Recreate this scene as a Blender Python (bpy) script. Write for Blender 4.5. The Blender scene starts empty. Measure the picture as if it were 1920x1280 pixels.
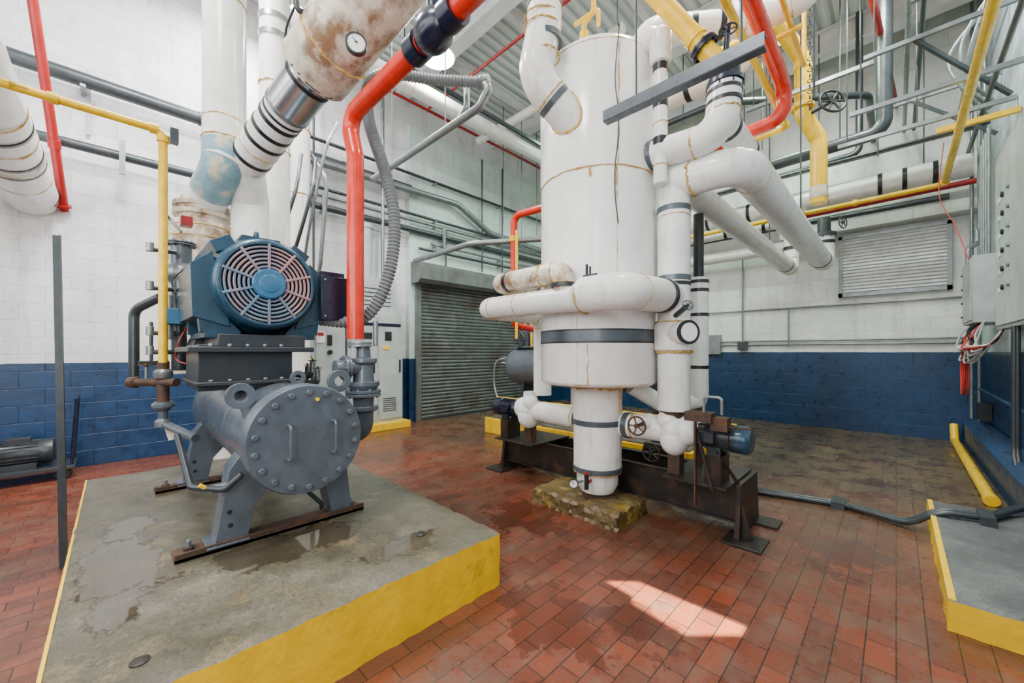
import bpy, math, random, bmesh
from mathutils import Vector, Matrix, Quaternion
random.seed(7)
V=Vector
# ------------------------------------------------------------------ materials
def nodes(name):
    m=bpy.data.materials.new(name); m.use_nodes=True
    nt=m.node_tree; b=nt.nodes['Principled BSDF']
    return m,nt,b
def ramp(nt,src,p0,p1,c0=(0,0,0,1),c1=(1,1,1,1)):
    r=nt.nodes.new('ShaderNodeValToRGB'); r.color_ramp.elements[0].position=p0; r.color_ramp.elements[1].position=p1
    r.color_ramp.elements[0].color=c0; r.color_ramp.elements[1].color=c1
    nt.links.new(src,r.inputs[0]); return r.outputs[0]
def noise(nt,vec,scale,detail=5,rough=.6):
    n=nt.nodes.new('ShaderNodeTexNoise'); n.inputs['Scale'].default_value=scale
    n.inputs['Detail'].default_value=detail; n.inputs['Roughness'].default_value=rough
    nt.links.new(vec,n.inputs['Vector']); return n.outputs['Fac']
def mix(nt,fac,a,b,mode='MIX'):
    m=nt.nodes.new('ShaderNodeMix'); m.data_type='RGBA'; m.blend_type=mode
    for i,v in ((0,fac),(6,a),(7,b)):
        if isinstance(v,(int,float)): m.inputs[i].default_value=v
        elif isinstance(v,tuple): m.inputs[i].default_value=(v+(1,))[:4]
        else: nt.links.new(v,m.inputs[i])
    return m.outputs[2]
def mth(nt,op,a,b=None,c=None):
    n=nt.nodes.new('ShaderNodeMath'); n.operation=op
    for i,v in enumerate((a,b,c)):
        if v is None: continue
        if isinstance(v,(int,float)): n.inputs[i].default_value=v
        else: nt.links.new(v,n.inputs[i])
    return n.outputs[0]
def bump(nt,b,h,strength,dist=.01):
    n=nt.nodes.new('ShaderNodeBump'); n.inputs['Strength'].default_value=strength; n.inputs['Distance'].default_value=dist
    nt.links.new(h,n.inputs['Height']); nt.links.new(n.outputs[0],b.inputs['Normal'])
def stretch(nt,p,s):
    m=nt.nodes.new('ShaderNodeMapping'); m.inputs['Scale'].default_value=s; nt.links.new(p,m.inputs[0]); return m.outputs[0]
def wetmask(nt,p,wetc,ns=5,amp=2.4,lo=.28,hi=.40):
    s=nt.nodes.new('ShaderNodeSeparateXYZ'); nt.links.new(p,s.inputs[0]); tot=None
    for (cx,cy,rx,ry) in wetc:
        dx=mth(nt,'MULTIPLY',mth(nt,'SUBTRACT',s.outputs[0],cx),1/rx); dy=mth(nt,'MULTIPLY',mth(nt,'SUBTRACT',s.outputs[1],cy),1/ry)
        d=mth(nt,'SQRT',mth(nt,'ADD',mth(nt,'MULTIPLY',dx,dx),mth(nt,'MULTIPLY',dy,dy)))
        f=mth(nt,'SUBTRACT',1.0,d); tot=f if tot is None else mth(nt,'MAXIMUM',tot,f)
    f=mth(nt,'ADD',tot,mth(nt,'MULTIPLY',mth(nt,'SUBTRACT',noise(nt,p,ns,6,.65),.5),amp))
    return ramp(nt,f,lo,hi)
def pm(name,col,rough=.45,metal=0,stain=None,amt=.5,lo=.5,hi=.75,scale=3,bmp=.15,bscale=30,streak=0,dk=.78):
    m,nt,b=nodes(name)
    tc=nt.nodes.new('ShaderNodeNewGeometry').outputs['Position']
    b.inputs['Metallic'].default_value=metal
    n1=noise(nt,tc,scale,7,.65)
    dark=tuple(c*dk for c in col)
    c=mix(nt,ramp(nt,noise(nt,tc,scale*2.3,4),.35,.65),dark,col)
    if stain:
        c=mix(nt,ramp(nt,n1,lo,hi,(0,0,0,1),(amt,amt,amt,1)),c,stain)
    if streak:
        n4=noise(nt,stretch(nt,tc,(9,9,1.1)),1.3,6,.6); k=.6*streak
        c=mix(nt,ramp(nt,n4,.56,.76,(0,0,0,1),(k,k,k,1)),c,(.33,.27,.20))
        n5=noise(nt,tc,55,4,.7)
        c=mix(nt,ramp(nt,n5,.66,.74,(0,0,0,1),(k,k,k,1)),c,(.25,.2,.14))
    nt.links.new(c,b.inputs['Base Color'])
    r=nt.nodes.new('ShaderNodeMapRange'); r.inputs[3].default_value=max(rough-.12,.05); r.inputs[4].default_value=min(rough+.15,1)
    nt.links.new(n1,r.inputs[0]); nt.links.new(r.outputs[0],b.inputs['Roughness'])
    if bmp: bump(nt,b,noise(nt,tc,bscale,3),bmp,.006)
    return m
M={}
M['white']=pm('insulation_white',(.88,.87,.84),.22,0,(.48,.38,.26),.45,.54,.80,3.5,.25,11,.7,.88)
M['whited']=pm('insulation_white_stained',(.76,.69,.56),.36,0,(.20,.085,.025),.9,.46,.62,5,.4,18,1)
M['tankw']=pm('riser_white',(.89,.89,.87),.20,0,(.56,.50,.40),.35,.55,.82,2.0,.14,7,.7,.88)
M['tankv']=pm('tank_white',(.91,.91,.895),.18,0,(.62,.58,.50),.30,.55,.85,1.8,.10,6,.35,.91)
M['black']=pm('black_tape',(.012,.014,.018),.35)
M['gtape']=pm('grey_tape',(.10,.12,.14),.3,.3)
M['tan']=pm('adhesive_seam',(.48,.25,.04),.6,0,(.72,.50,.16),.8,.4,.6,20,.5,60)
M['red']=pm('red_pipe_paint',(.70,.022,.004),.22,0,(.35,.010,.003),.5,.5,.8,5,.1)
M['dred']=pm('dull_red_paint',(.34,.012,.010),.33)
M['yellow']=pm('yellow_pipe_paint',(.90,.54,.0),.25,0,(.42,.24,.01),.5,.54,.8,5,.1)
M['ycurb']=pm('yellow_curb_paint',(.88,.52,.0),.40,0,(.22,.14,.02),.8,.60,.74,4,.9,14,0,.88)
M['mach']=pm('machine_grey_paint',(.108,.130,.158),.25,.15,(.065,.07,.075),.5,.48,.75,4,.08,40)
M['machd']=pm('machine_dark_paint',(.026,.032,.040),.34,.1,(.07,.055,.04),.4)
M['blue']=pm('motor_blue_paint',(.014,.056,.098),.27,.1,(.01,.025,.04),.6,.48,.75,6,.1)
M['hub']=pm('hub_blue_paint',(.025,.12,.24),.32)
M['navy']=pm('navy_paint',(.006,.010,.028),.25)
M['grille']=pm('grille_reflection_tint',(.38,.22,.23),.3,.3,(.07,.16,.24),.9,.42,.58,2.2,.05)  # pinkish reflection mixed into the blue-grey grille colour
M['galv']=pm('galvanised_steel',(.27,.30,.31),.32,.6,(.13,.12,.10),.6,.5,.75,6,.05)
M['dgalv']=pm('dark_pipe_steel',(.055,.066,.074),.33,.4,(.12,.07,.04),.4,.55,.75,6,.1)
M['alu']=pm('bright_metal',(.62,.64,.66),.20,.9)
M['rust']=pm('rusty_steel',(.060,.034,.022),.65,.2,(.16,.06,.022),.7,.48,.68,12,.6,50)
M['skid']=pm('skid_steel',(.026,.022,.020),.38,.3,(.10,.05,.027),.7,.5,.72,6,.4,40)
M['cab']=pm('cabinet_paint',(.45,.49,.49),.33,0,(.28,.29,.28),.4,.5,.8,2,.03)
M['wlabel']=pm('label_white',(.85,.85,.85),.5,bmp=0)
M['ylabel']=pm('label_yellow',(.9,.62,.0),.5,bmp=0)
M['blk']=pm('black_plastic',(.01,.01,.012),.45,bmp=0)
M['dark']=pm('dark_interior',(.006,.01,.014),.8,bmp=0)
M['rwire']=pm('wire_red',(.6,.04,.03),.5,bmp=0)
M['bluew']=pm('faded_blue_wrap',(.22,.42,.50),.32,0,(.75,.62,.42),.75,.48,.6,6,.3,12,1)
M['glass']=pm('dial_face',(.85,.86,.84),.2,bmp=0)
M['shutter']=pm('shutter_paint',(.15,.17,.17),.36,.3,(.07,.035,.025),.8,.48,.70,2.2,.08,30,1)
M['hose']=pm('flex_hose_grey',(.20,.22,.23),.4,.2)
M['ceilw']=pm('ceiling_steel_white',(.78,.80,.80),.5,0,(.46,.46,.42),.4,.5,.8,1.2)
def concrete(name,base,stain,st2,wetc=None):
    m,nt,b=nodes(name)
    p=nt.nodes.new('ShaderNodeNewGeometry').outputs['Position']
    n1=noise(nt,p,1.3,8,.72); n2=noise(nt,p,9,8,.75); n3=noise(nt,p,70,4,.75)
    c=mix(nt,ramp(nt,n2,.3,.7),tuple(x*.5 for x in base),base)
    c=mix(nt,ramp(nt,n1,.40,.58,(0,0,0,1),(.85,.85,.85,1)),c,stain)
    c=mix(nt,ramp(nt,noise(nt,p,2.6,7,.72),.52,.66,(0,0,0,1),(.75,.75,.75,1)),c,st2)
    c=mix(nt,ramp(nt,noise(nt,p,4.3,8,.75),.50,.66,(0,0,0,1),(.6,.6,.6,1)),c,tuple(x*.35 for x in base))
    c=mix(nt,ramp(nt,n3,.36,.56,(.45,.45,.45,1),(1,1,1,1)),(.01,.01,.008),c)
    r=ramp(nt,n1,.40,.60,(.6,.6,.6,1),(.24,.24,.24,1))
    if wetc:
        w=wetmask(nt,p,wetc)
        c=mix(nt,w,c,mix(nt,.70,c,(.035,.024,.014)))
        r=mix(nt,w,r,(.04,.04,.04))
        bump(nt,b,mth(nt,'MULTIPLY',n2,mth(nt,'SUBTRACT',1.0,w)),.4,.01)
    else: bump(nt,b,n2,.4,.01)
    nt.links.new(c,b.inputs['Base Color']); nt.links.new(r,b.inputs['Roughness'])
    return m
M['conc']=concrete('pad_concrete',(.185,.168,.120),(.060,.052,.030),(.22,.17,.09),[(-2.95,.02,.60,.22),(-2.5,-.02,.3,.16),(-2.6,.75,.28,.6),(-2.1,1.2,.16,.4),(-3.6,.05,.4,.16)])
M['conc2']=concrete('pad_concrete_grey',(.19,.205,.20),(.095,.10,.105),(.14,.135,.125))
M['block']=concrete('crumbling_concrete',(.26,.18,.07),(.075,.042,.018),(.42,.28,.04))
def wallmat(name,axis,stripe,up,blue=(.0035,.026,.078)):
    m,nt,b=nodes(name)
    p=nt.nodes.new('ShaderNodeNewGeometry').outputs['Position']
    s=nt.nodes.new('ShaderNodeSeparateXYZ'); nt.links.new(p,s.inputs[0])
    c=nt.nodes.new('ShaderNodeCombineXYZ'); nt.links.new(s.outputs[axis],c.inputs[0]); nt.links.new(s.outputs[2],c.inputs[1])
    br=nt.nodes.new('ShaderNodeTexBrick'); nt.links.new(c.outputs[0],br.inputs['Vector'])
    br.inputs['Scale'].default_value=1; br.inputs['Brick Width'].default_value=.42; br.inputs['Row Height'].default_value=.21
    br.inputs['Mortar Size'].default_value=.006; br.inputs['Mortar Smooth'].default_value=.6
    br.inputs['Color1'].default_value=(1,1,1,1); br.inputs['Color2'].default_value=(.94,.94,.94,1); br.inputs['Mortar'].default_value=(.87,.87,.87,1)
    n1=noise(nt,p,.7,8,.72); n2=noise(nt,p,7,7,.75); n4=noise(nt,stretch(nt,p,(4,4,.5)),1.2,7,.65); n5=noise(nt,p,38,5,.7); n6=noise(nt,p,2.2,8,.75)
    w=mix(nt,ramp(nt,n1,.44,.66,(0,0,0,1),(.6,.6,.6,1)),up,tuple(x*.62 for x in up))
    w=mix(nt,ramp(nt,n4,.52,.72,(0,0,0,1),(.5,.5,.5,1)),w,(.40,.39,.37))
    w=mix(nt,ramp(nt,n6,.53,.72,(0,0,0,1),(.45,.45,.45,1)),w,(.48,.43,.43))
    w=mix(nt,ramp(nt,n2,.60,.74,(0,0,0,1),(.45,.45,.45,1)),w,(.38,.35,.32))
    w=mix(nt,ramp(nt,n5,.68,.74,(0,0,0,1),(.45,.45,.45,1)),w,(.2,.18,.16))
    bl=mix(nt,ramp(nt,n2,.4,.7),blue,tuple(x*1.7 for x in blue))
    bl=mix(nt,ramp(nt,n1,.50,.70,(0,0,0,1),(.6,.6,.6,1)),bl,(.008,.020,.036))
    bl=mix(nt,ramp(nt,n5,.66,.74,(0,0,0,1),(.4,.4,.4,1)),bl,(.10,.14,.17))
    a=mth(nt,'MULTIPLY_ADD',n2,.02,s.outputs[2]); g=mth(nt,'GREATER_THAN',a,stripe)
    col=mix(nt,g,bl,w); col=mix(nt,1.0,col,br.outputs['Color'],'MULTIPLY')
    nt.links.new(col,b.inputs['Base Color']); nt.links.new(ramp(nt,n2,.35,.65,(.24,.24,.24,1),(.48,.48,.48,1)),b.inputs['Roughness'])
    h=mth(nt,'MULTIPLY_ADD',br.outputs['Fac'],-1.2,n2)
    bump(nt,b,h,.5,.009); return m
M['wl']=wallmat('painted_block_side',1,1.37,(.82,.82,.84))
M['wl2']=wallmat('painted_block_green_light',1,1.37,(.58,.70,.66))  # greenish light from the back of the room tinted into the wall colour
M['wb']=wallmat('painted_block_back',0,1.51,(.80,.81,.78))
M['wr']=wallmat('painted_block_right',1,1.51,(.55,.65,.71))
def floormat():
    m,nt,b=nodes('quarry_tile')
    p=nt.nodes.new('ShaderNodeNewGeometry').outputs['Position']
    s=nt.nodes.new('ShaderNodeSeparateXYZ'); nt.links.new(p,s.inputs[0])
    c=nt.nodes.new('ShaderNodeCombineXYZ'); nt.links.new(s.outputs[1],c.inputs[0]); nt.links.new(s.outputs[0],c.inputs[1])
    br=nt.nodes.new('ShaderNodeTexBrick'); nt.links.new(c.outputs[0],br.inputs['Vector'])
    br.inputs['Scale'].default_value=1; br.inputs['Brick Width'].default_value=.23; br.inputs['Row Height'].default_value=.115
    br.inputs['Mortar Size'].default_value=.0032; br.inputs['Mortar Smooth'].default_value=.3
    br.inputs['Color1'].default_value=(.205,.050,.022,1); br.inputs['Color2'].default_value=(.120,.032,.017,1); br.inputs['Mortar'].default_value=(.030,.018,.012,1)
    n1=noise(nt,p,.8,9,.72); n2=noise(nt,p,3.2,9,.75); n3=noise(nt,p,26,6,.8); n6=noise(nt,stretch(nt,p,(3.5,.8,1)),1.2,8,.75)
    c1=mix(nt,ramp(nt,n1,.42,.62,(0,0,0,1),(.75,.75,.75,1)),br.outputs['Color'],(.050,.030,.019))
    c1=mix(nt,ramp(nt,n2,.52,.70,(0,0,0,1),(.6,.6,.6,1)),c1,(.19,.11,.065))
    c1=mix(nt,ramp(nt,n6,.52,.70,(0,0,0,1),(.55,.55,.55,1)),c1,(.036,.03,.024))
    c1=mix(nt,ramp(nt,n3,.62,.74,(0,0,0,1),(.5,.5,.5,1)),c1,(.34,.27,.2))
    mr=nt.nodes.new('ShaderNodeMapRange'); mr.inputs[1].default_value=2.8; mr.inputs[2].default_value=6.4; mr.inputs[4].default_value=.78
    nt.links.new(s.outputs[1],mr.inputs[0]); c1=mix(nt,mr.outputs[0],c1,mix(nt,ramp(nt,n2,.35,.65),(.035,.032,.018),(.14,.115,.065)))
    c1=mix(nt,mth(nt,'MULTIPLY',br.outputs['Fac'],.8),c1,(.02,.013,.01))
    w=wetmask(nt,p,[(-1.35,1.75,.5,.4),(-.9,1.2,.5,.4),(-1.0,2.0,.35,.25),(-2.4,2.6,.6,.5),(-.3,3.8,.4,.5)],4,2.6,.34,.46)
    c1=mix(nt,mth(nt,'MULTIPLY',w,.5),c1,(.035,.011,.007))
    nt.links.new(c1,b.inputs['Base Color'])
    rr=ramp(nt,n2,.38,.58,(.13,.13,.13,1),(.42,.42,.42,1)); rr=mix(nt,w,rr,(.05,.05,.05))
    nt.links.new(rr,b.inputs['Roughness'])
    h=mth(nt,'MULTIPLY_ADD',br.outputs['Fac'],-1.,mth(nt,'MULTIPLY',n3,.5))
    bump(nt,b,h,.28,.006); return m
M['floor']=floormat()
def emis(name,c,s):
    m,nt,b=nodes(name); b.inputs['Base Color'].default_value=(1,1,1,1); b.inputs['Emission Color'].default_value=c+(1,); b.inputs['Emission Strength'].default_value=s; return m
M['lamp']=emis('lamp_glass',(1,.97,.9),16)
M['lampg']=emis('lamp_glass_green',(.6,1,.65),10)

# ------------------------------------------------------------------ builder
def perp(t):
    a=V((0,0,1)) if abs(t.z)<.9 else V((1,0,0))
    return t.cross(a).normalized()
def route(pts,bend,n=8):
    pts=[V(p) for p in pts]; out=[pts[0]]
    for i in range(1,len(pts)-1):
        p=pts[i]; a=(pts[i-1]-p); c=(pts[i+1]-p); la,lc=a.length,c.length; a.normalize(); c.normalize()
        ang=a.angle(c)
        if ang>3.05: out.append(p); continue
        t=min(bend/math.tan(ang/2),la*.48,lc*.48)
        p0=p+a*t; p1=p+c*t
        r=t*math.tan(ang/2); ctr=p+(a+c).normalized()*(r/math.sin(ang/2))
        v0=(p0-ctr); v1=(p1-ctr); tot=v0.angle(v1); ax=v0.cross(v1).normalized()
        for k in range(n+1): out.append(ctr+Quaternion(ax,tot*k/n)@v0)
    out.append(pts[-1]); return out
def spline(pts,n=10):
    pts=[V(p) for p in pts]; P=[pts[0]*2-pts[1]]+pts+[pts[-1]*2-pts[-2]]; out=[]
    for i in range(1,len(P)-2):
        for k in range(n):
            t=k/n; a,b,c,d=P[i-1],P[i],P[i+1],P[i+2]
            out.append(.5*((2*b)+(c-a)*t+(2*a-5*b+4*c-d)*t*t+(3*b-a-3*c+d)*t**3))
    out.append(pts[-1]); return out
class B:
    def __init__(s,name): s.n=name; s.v=[]; s.f=[]; s.m=[]; s.ms=[]; s.rnd=random.Random(len(name)*7+3)
    def mi(s,k):
        if k not in s.ms: s.ms.append(k)
        return s.ms.index(k)
    def add(s,vs,fs,mat):
        o=len(s.v); s.v+= [tuple(x) for x in vs]; i=s.mi(mat)
        for f in fs: s.f.append(tuple(o+k for k in f)); s.m.append(i)
    def sweep(s,path,rad,mat,segs=20,cap=True,closed=False):
        path=[V(p) for p in path]; n=len(path)
        if not isinstance(rad,(list,tuple)): rad=[rad]*n
        T=[]
        for i in range(n):
            a=path[i]-path[i-1] if i>0 else (path[0]-path[-1] if closed else V())
            c=path[i+1]-path[i] if i<n-1 else (path[0]-path[-1] if closed else V())
            t=(a.normalized() if a.length>1e-9 else V())+(c.normalized() if c.length>1e-9 else V())
            T.append(t.normalized() if t.length>1e-6 else (T[-1] if T else V((0,0,1))))
        u=perp(T[0]); vs=[]
        for i in range(n):
            if i: 
                q=T[i-1].rotation_difference(T[i]); u=q@u
            w=T[i].cross(u)
            for k in range(segs):
                a=2*math.pi*k/segs; vs.append(path[i]+(u*math.cos(a)+w*math.sin(a))*rad[i])
        fs=[]
        for i in range(n if closed else n-1):
            j=(i+1)%n
            for k in range(segs):
                l=(k+1)%segs; fs.append((i*segs+k,i*segs+l,j*segs+l,j*segs+k))
        if cap and not closed: fs+= [tuple(range(segs))[::-1],tuple((n-1)*segs+k for k in range(segs))]
        s.add(vs,fs,mat)
    def goo(s,c,ax,R,mat='tan',w=.006):
        # irregular bead of adhesive squeezed out of an insulation joint
        c=V(c);ax=V(ax).normalized();u=perp(ax);q=ax.cross(u);n=48
        s.sweep([c+ax*s.rnd.uniform(-w,w)*.9+(u*math.cos(2*math.pi*i/n)+q*math.sin(2*math.pi*i/n))*R for i in range(n)],[w*s.rnd.uniform(.3,1.4) for i in range(n)],mat,6,closed=True)
    def pipe(s,pts,r,mat,bend=None,segs=20,seam=None):
        bend=bend or r*1.8
        s.sweep(route(pts,bend),r,mat,segs)
        if seam:
            pts=[V(p) for p in pts]
            for i in range(1,len(pts)-1):
                for q in (pts[i-1],pts[i+1]):
                    d=(q-pts[i]); L=d.length; d.normalize(); ang=(pts[i-1]-pts[i]).angle(pts[i+1]-pts[i])
                    t=min(bend/math.tan(ang/2),L*.48); c=pts[i]+d*t
                    s.goo(c,d,r*.995,seam)
    def cyl(s,p0,p1,r,mat,r2=None,segs=24): s.sweep([p0,p1],[r,r if r2 is None else r2],mat,segs)
    def lathe(s,o,ax,prof,mat,segs=32):
        o=V(o); ax=V(ax).normalized(); u=perp(ax); w=ax.cross(u); vs=[]
        for d,r in prof:
            for k in range(segs):
                a=2*math.pi*k/segs; vs.append(o+ax*d+(u*math.cos(a)+w*math.sin(a))*max(r,.0005))
        n=len(prof); fs=[(i*segs+k,i*segs+(k+1)%segs,(i+1)*segs+(k+1)%segs,(i+1)*segs+k) for i in range(n-1) for k in range(segs)]
        fs+= [tuple(range(segs))[::-1],tuple((n-1)*segs+k for k in range(segs))]
        s.add(vs,fs,mat)
    def band(s,p,d,r,w,mat,segs=28):
        p=V(p); d=V(d).normalized(); s.cyl(p-d*w/2,p+d*w/2,r,mat,segs=segs)
    def box(s,lo,hi,mat,rot=None,c=None):
        lo=V(lo);hi=V(hi); vs=[V((x,y,z)) for x in (lo.x,hi.x) for y in (lo.y,hi.y) for z in (lo.z,hi.z)]
        if rot:
            cc=V(c) if c else (lo+hi)/2; vs=[cc+rot@(v-cc) for v in vs]
        s.add(vs,[(0,1,3,2),(4,6,7,5),(0,4,5,1),(2,3,7,6),(0,2,6,4),(1,5,7,3)],mat)
    def beam(s,p0,p1,w,h,mat,up=(0,0,1)):
        p0=V(p0);p1=V(p1); t=(p1-p0).normalized(); a=t.cross(V(up)).normalized()*w/2; b=a.cross(t).normalized()*h/2
        vs=[p+x*a+y*b for p in (p0,p1) for x,y in ((-1,-1),(1,-1),(1,1),(-1,1))]
        s.add(vs,[(0,1,2,3),(7,6,5,4),(0,4,5,1),(1,5,6,2),(2,6,7,3),(3,7,4,0)],mat)
    def prism(s,poly,f,ext,mat):
        ext=V(ext); n=len(poly); vs=[f(*p) for p in poly]; vs+= [v+ext for v in vs]
        fs=[tuple(range(n)),tuple(range(2*n-1,n-1,-1))]+[(i,(i+1)%n,n+(i+1)%n,n+i) for i in range(n)]
        s.add(vs,fs,mat)
    def torus(s,c,ax,R,r,mat,n=36,segs=10):
        c=V(c);ax=V(ax).normalized();u=perp(ax);w=ax.cross(u)
        s.sweep([c+(u*math.cos(2*math.pi*i/n)+w*math.sin(2*math.pi*i/n))*R for i in range(n)],r,mat,segs,closed=True)
    def annulus(s,c,ax,ro,ri,t,mat,segs=32):
        c=V(c);ax=V(ax).normalized();u=perp(ax);w=ax.cross(u);vs=[]
        for h in (-t/2,t/2):
            for r in (ri,ro):
                for k in range(segs):
                    a=2*math.pi*k/segs; vs.append(c+ax*h+(u*math.cos(a)+w*math.sin(a))*r)
        fs=[]
        q=lambda a,b,k:(a*segs+k,a*segs+(k+1)%segs,b*segs+(k+1)%segs,b*segs+k)
        for k in range(segs): fs+= [q(0,1,k),q(1,3,k),q(3,2,k),q(2,0,k)]
        s.add(vs,fs,mat)
    def sphere(s,c,r,mat,sc=(1,1,1),n=14,segs=20):
        c=V(c);vs=[];fs=[]
        for i in range(n+1):
            th=math.pi*i/n; th=min(max(th,.03),math.pi-.03)
            for k in range(segs):
                a=2*math.pi*k/segs; vs.append(c+V((sc[0]*r*math.sin(th)*math.cos(a),sc[1]*r*math.sin(th)*math.sin(a),sc[2]*r*math.cos(th))))
        fs=[(i*segs+k,i*segs+(k+1)%segs,(i+1)*segs+(k+1)%segs,(i+1)*segs+k) for i in range(n) for k in range(segs)]
        fs+= [tuple(range(segs)),tuple(n*segs+k for k in range(segs))]
        s.add(vs,fs,mat)
    def bolts(s,c,ax,R,n,r,h,mat,a0=0):
        c=V(c);ax=V(ax).normalized();u=perp(ax);w=ax.cross(u)
        for i in range(n):
            a=a0+2*math.pi*i/n; p=c+(u*math.cos(a)+w*math.sin(a))*R; s.cyl(p,p+ax*h,r,mat,segs=6)
    def flange(s,p,ax,r,mat,t=.03,n=8):
        p=V(p);ax=V(ax).normalized(); s.cyl(p-ax*t,p-ax*.002,r,mat); s.cyl(p+ax*.002,p+ax*t,r,mat); s.bolts(p-ax*(t+.012),ax,r*.83,n,r*.09,2*t+.024,mat)
    def gauge(s,c,ax,r):
        c=V(c);ax=V(ax).normalized(); s.lathe(c-ax*.03,ax,[(0,r*.9),(0,r),(.03,r)],'blk',28); s.annulus(c+ax*.003,ax,r,r*.86,.012,'blk',28); s.cyl(c,c+ax*.004,r*.88,'glass')
        u=V((0,0,1)); w=perp(ax); s.beam(c+ax*.006-(u*.55+w*.35)*r*.2,c+ax*.006+(u*.55+w*.35)*r,.005,.003,'blk',up=ax)
        for i in range(11):
            a=math.radians(-40+26*i); q=(u*math.sin(a)+w*math.cos(a)); s.beam(c+ax*.005+q*r*.68,c+ax*.005+q*r*.8,.003,.002,'blk',up=ax)
    def chandwheel(s,c,ax,R,mat,spokes=5):
        c=V(c);ax=V(ax).normalized(); u=perp(ax);w=ax.cross(u); s.torus(c,ax,R,R*.1,mat); s.cyl(c-ax*.015,c+ax*.015,R*.25,mat)
        for i in range(spokes):
            t=2*math.pi*i/spokes; s.cyl(c,c+(u*math.cos(t)+w*math.sin(t))*R,R*.08,mat,segs=8)
    def done(s,bev=0):
        me=bpy.data.meshes.new(s.n)
        vs=[V(v) for v in s.v]; lo=V([min(v[i] for v in vs) for i in range(3)]); hi=V([max(v[i] for v in vs) for i in range(3)]); c=(lo+hi)/2
        me.from_pydata([v-c for v in vs],[],s.f)
        for k in s.ms: me.materials.append(M[k])
        me.polygons.foreach_set('material_index',s.m); me.polygons.foreach_set('use_smooth',[True]*len(s.f))
        bm=bmesh.new(); bm.from_mesh(me); bmesh.ops.recalc_face_normals(bm,faces=bm.faces); bm.to_mesh(me); bm.free()
        me.set_sharp_from_angle(angle=math.radians(38))
        o=bpy.data.objects.new(s.n,me); o.location=c; bpy.context.collection.objects.link(o)
        if bev:
            md=o.modifiers.new('bevel','BEVEL'); md.width=bev; md.segments=2; md.limit_method='ANGLE'; md.angle_limit=math.radians(50)
        return o
XL,XR,YN,YB,ZC=-7.6,1.0,-3.5,9.9,7.3
# ------------------------------------------------------------------ room shell
b=B('floor'); b.box((XL-.2,YN-.2,-.15),(XR+.2,YB+.2,0),'floor'); b.done()
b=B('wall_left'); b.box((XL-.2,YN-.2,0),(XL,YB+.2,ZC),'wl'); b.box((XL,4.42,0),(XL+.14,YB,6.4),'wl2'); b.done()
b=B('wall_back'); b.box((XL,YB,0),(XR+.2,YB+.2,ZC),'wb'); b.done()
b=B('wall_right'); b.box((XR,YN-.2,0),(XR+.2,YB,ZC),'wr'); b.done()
b=B('wall_near'); b.box((XL,YN-.2,0),(XR,YN,ZC),'wb'); b.done()
b=B('window_1')  # unseen frame added behind the camera to go with the fill light
for x in (-5.6,-3.6,-1.6,.4): b.box((x-.04,YN,2.2),(x+.04,YN+.06,5.2),'dgalv')
for z in (2.2,3.7,5.2): b.box((-5.6,YN,z-.04),(.4,YN+.06,z+.04),'dgalv')
b.done()
b=B('window_3')  # unseen frame added on the right wall to go with the side fill
for y in (-3.0,-2.1,-1.2): b.box((XR-.06,y-.03,1.0),(XR,y+.03,4.0),'dgalv')
for z in (1.0,2.5,4.0): b.box((XR-.06,-3.0,z-.03),(XR,-1.2,z+.03),'dgalv')
b.done()
sdx,sdy=-.9,-3.9
patch=[(-1.36,2.24),(-1.2,2.39),(-.48,2.42),(-.80,2.11),(-1.12,2.15),(-1.16,2.22)]
hole=[(x+sdx,y+sdy) for x,y in patch]  # unseen ceiling opening, shaped so the sun throws the floor patch
me=bpy.data.meshes.new('ceiling'); bm=bmesh.new()
def loop(pts):
    vs=[bm.verts.new((x,y,ZC)) for x,y in pts]; return [bm.edges.new((vs[i],vs[(i+1)%len(vs)])) for i in range(len(vs))]
es=loop([(XL-.2,YN-.2),(XR+.2,YN-.2),(XR+.2,YB+.2),(XL-.2,YB+.2)])+loop(hole)
bmesh.ops.triangle_fill(bm,use_beauty=True,use_dissolve=False,edges=es)
ex=bmesh.ops.extrude_face_region(bm,geom=bm.faces[:]); 
bmesh.ops.translate(bm,vec=(0,0,.02),verts=[g for g in ex['geom'] if isinstance(g,bmesh.types.BMVert)])
bmesh.ops.recalc_face_normals(bm,faces=bm.faces); bm.to_mesh(me); bm.free()
mc,nt,bb=nodes('roof_deck'); p=nt.nodes.new('ShaderNodeNewGeometry').outputs['Position']
wv=nt.nodes.new('ShaderNodeTexWave'); wv.inputs['Scale'].default_value=1.6; wv.bands_direction='X'; nt.links.new(p,wv.inputs['Vector'])
bb.inputs['Roughness'].default_value=.6; cc=mix(nt,ramp(nt,wv.outputs['Fac'],.1,.3),(.36,.42,.43),(.72,.77,.77)); nt.links.new(cc,bb.inputs['Base Color']); bump(nt,bb,wv.outputs['Fac'],.8,.05)
me.materials.append(mc); o=bpy.data.objects.new('ceiling',me); bpy.context.collection.objects.link(o)
def ibeam(b,p0,p1,w,h,m):
    p0=V(p0);p1=V(p1);z=V((0,0,h/2)); b.beam(p0+z,p1+z,w,.03,m); b.beam(p0-z,p1-z,w,.03,m); b.beam(p0,p1,.03,h,m)
for i,y in enumerate((1.2,4.2,7.0,9.0)):
    b=B('roof_beam'); ibeam(b,(XL,y,ZC-.24),(XR,y,ZC-.24),.25,.42,'ceilw'); b.done()
for x in (-6.2,-4.6,-3.0,-1.4,0.2):
    b=B('roof_joist'); ibeam(b,(x,YN,ZC-.1),(x,YB,ZC-.1),.12,.16,'ceilw'); b.done()
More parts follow.
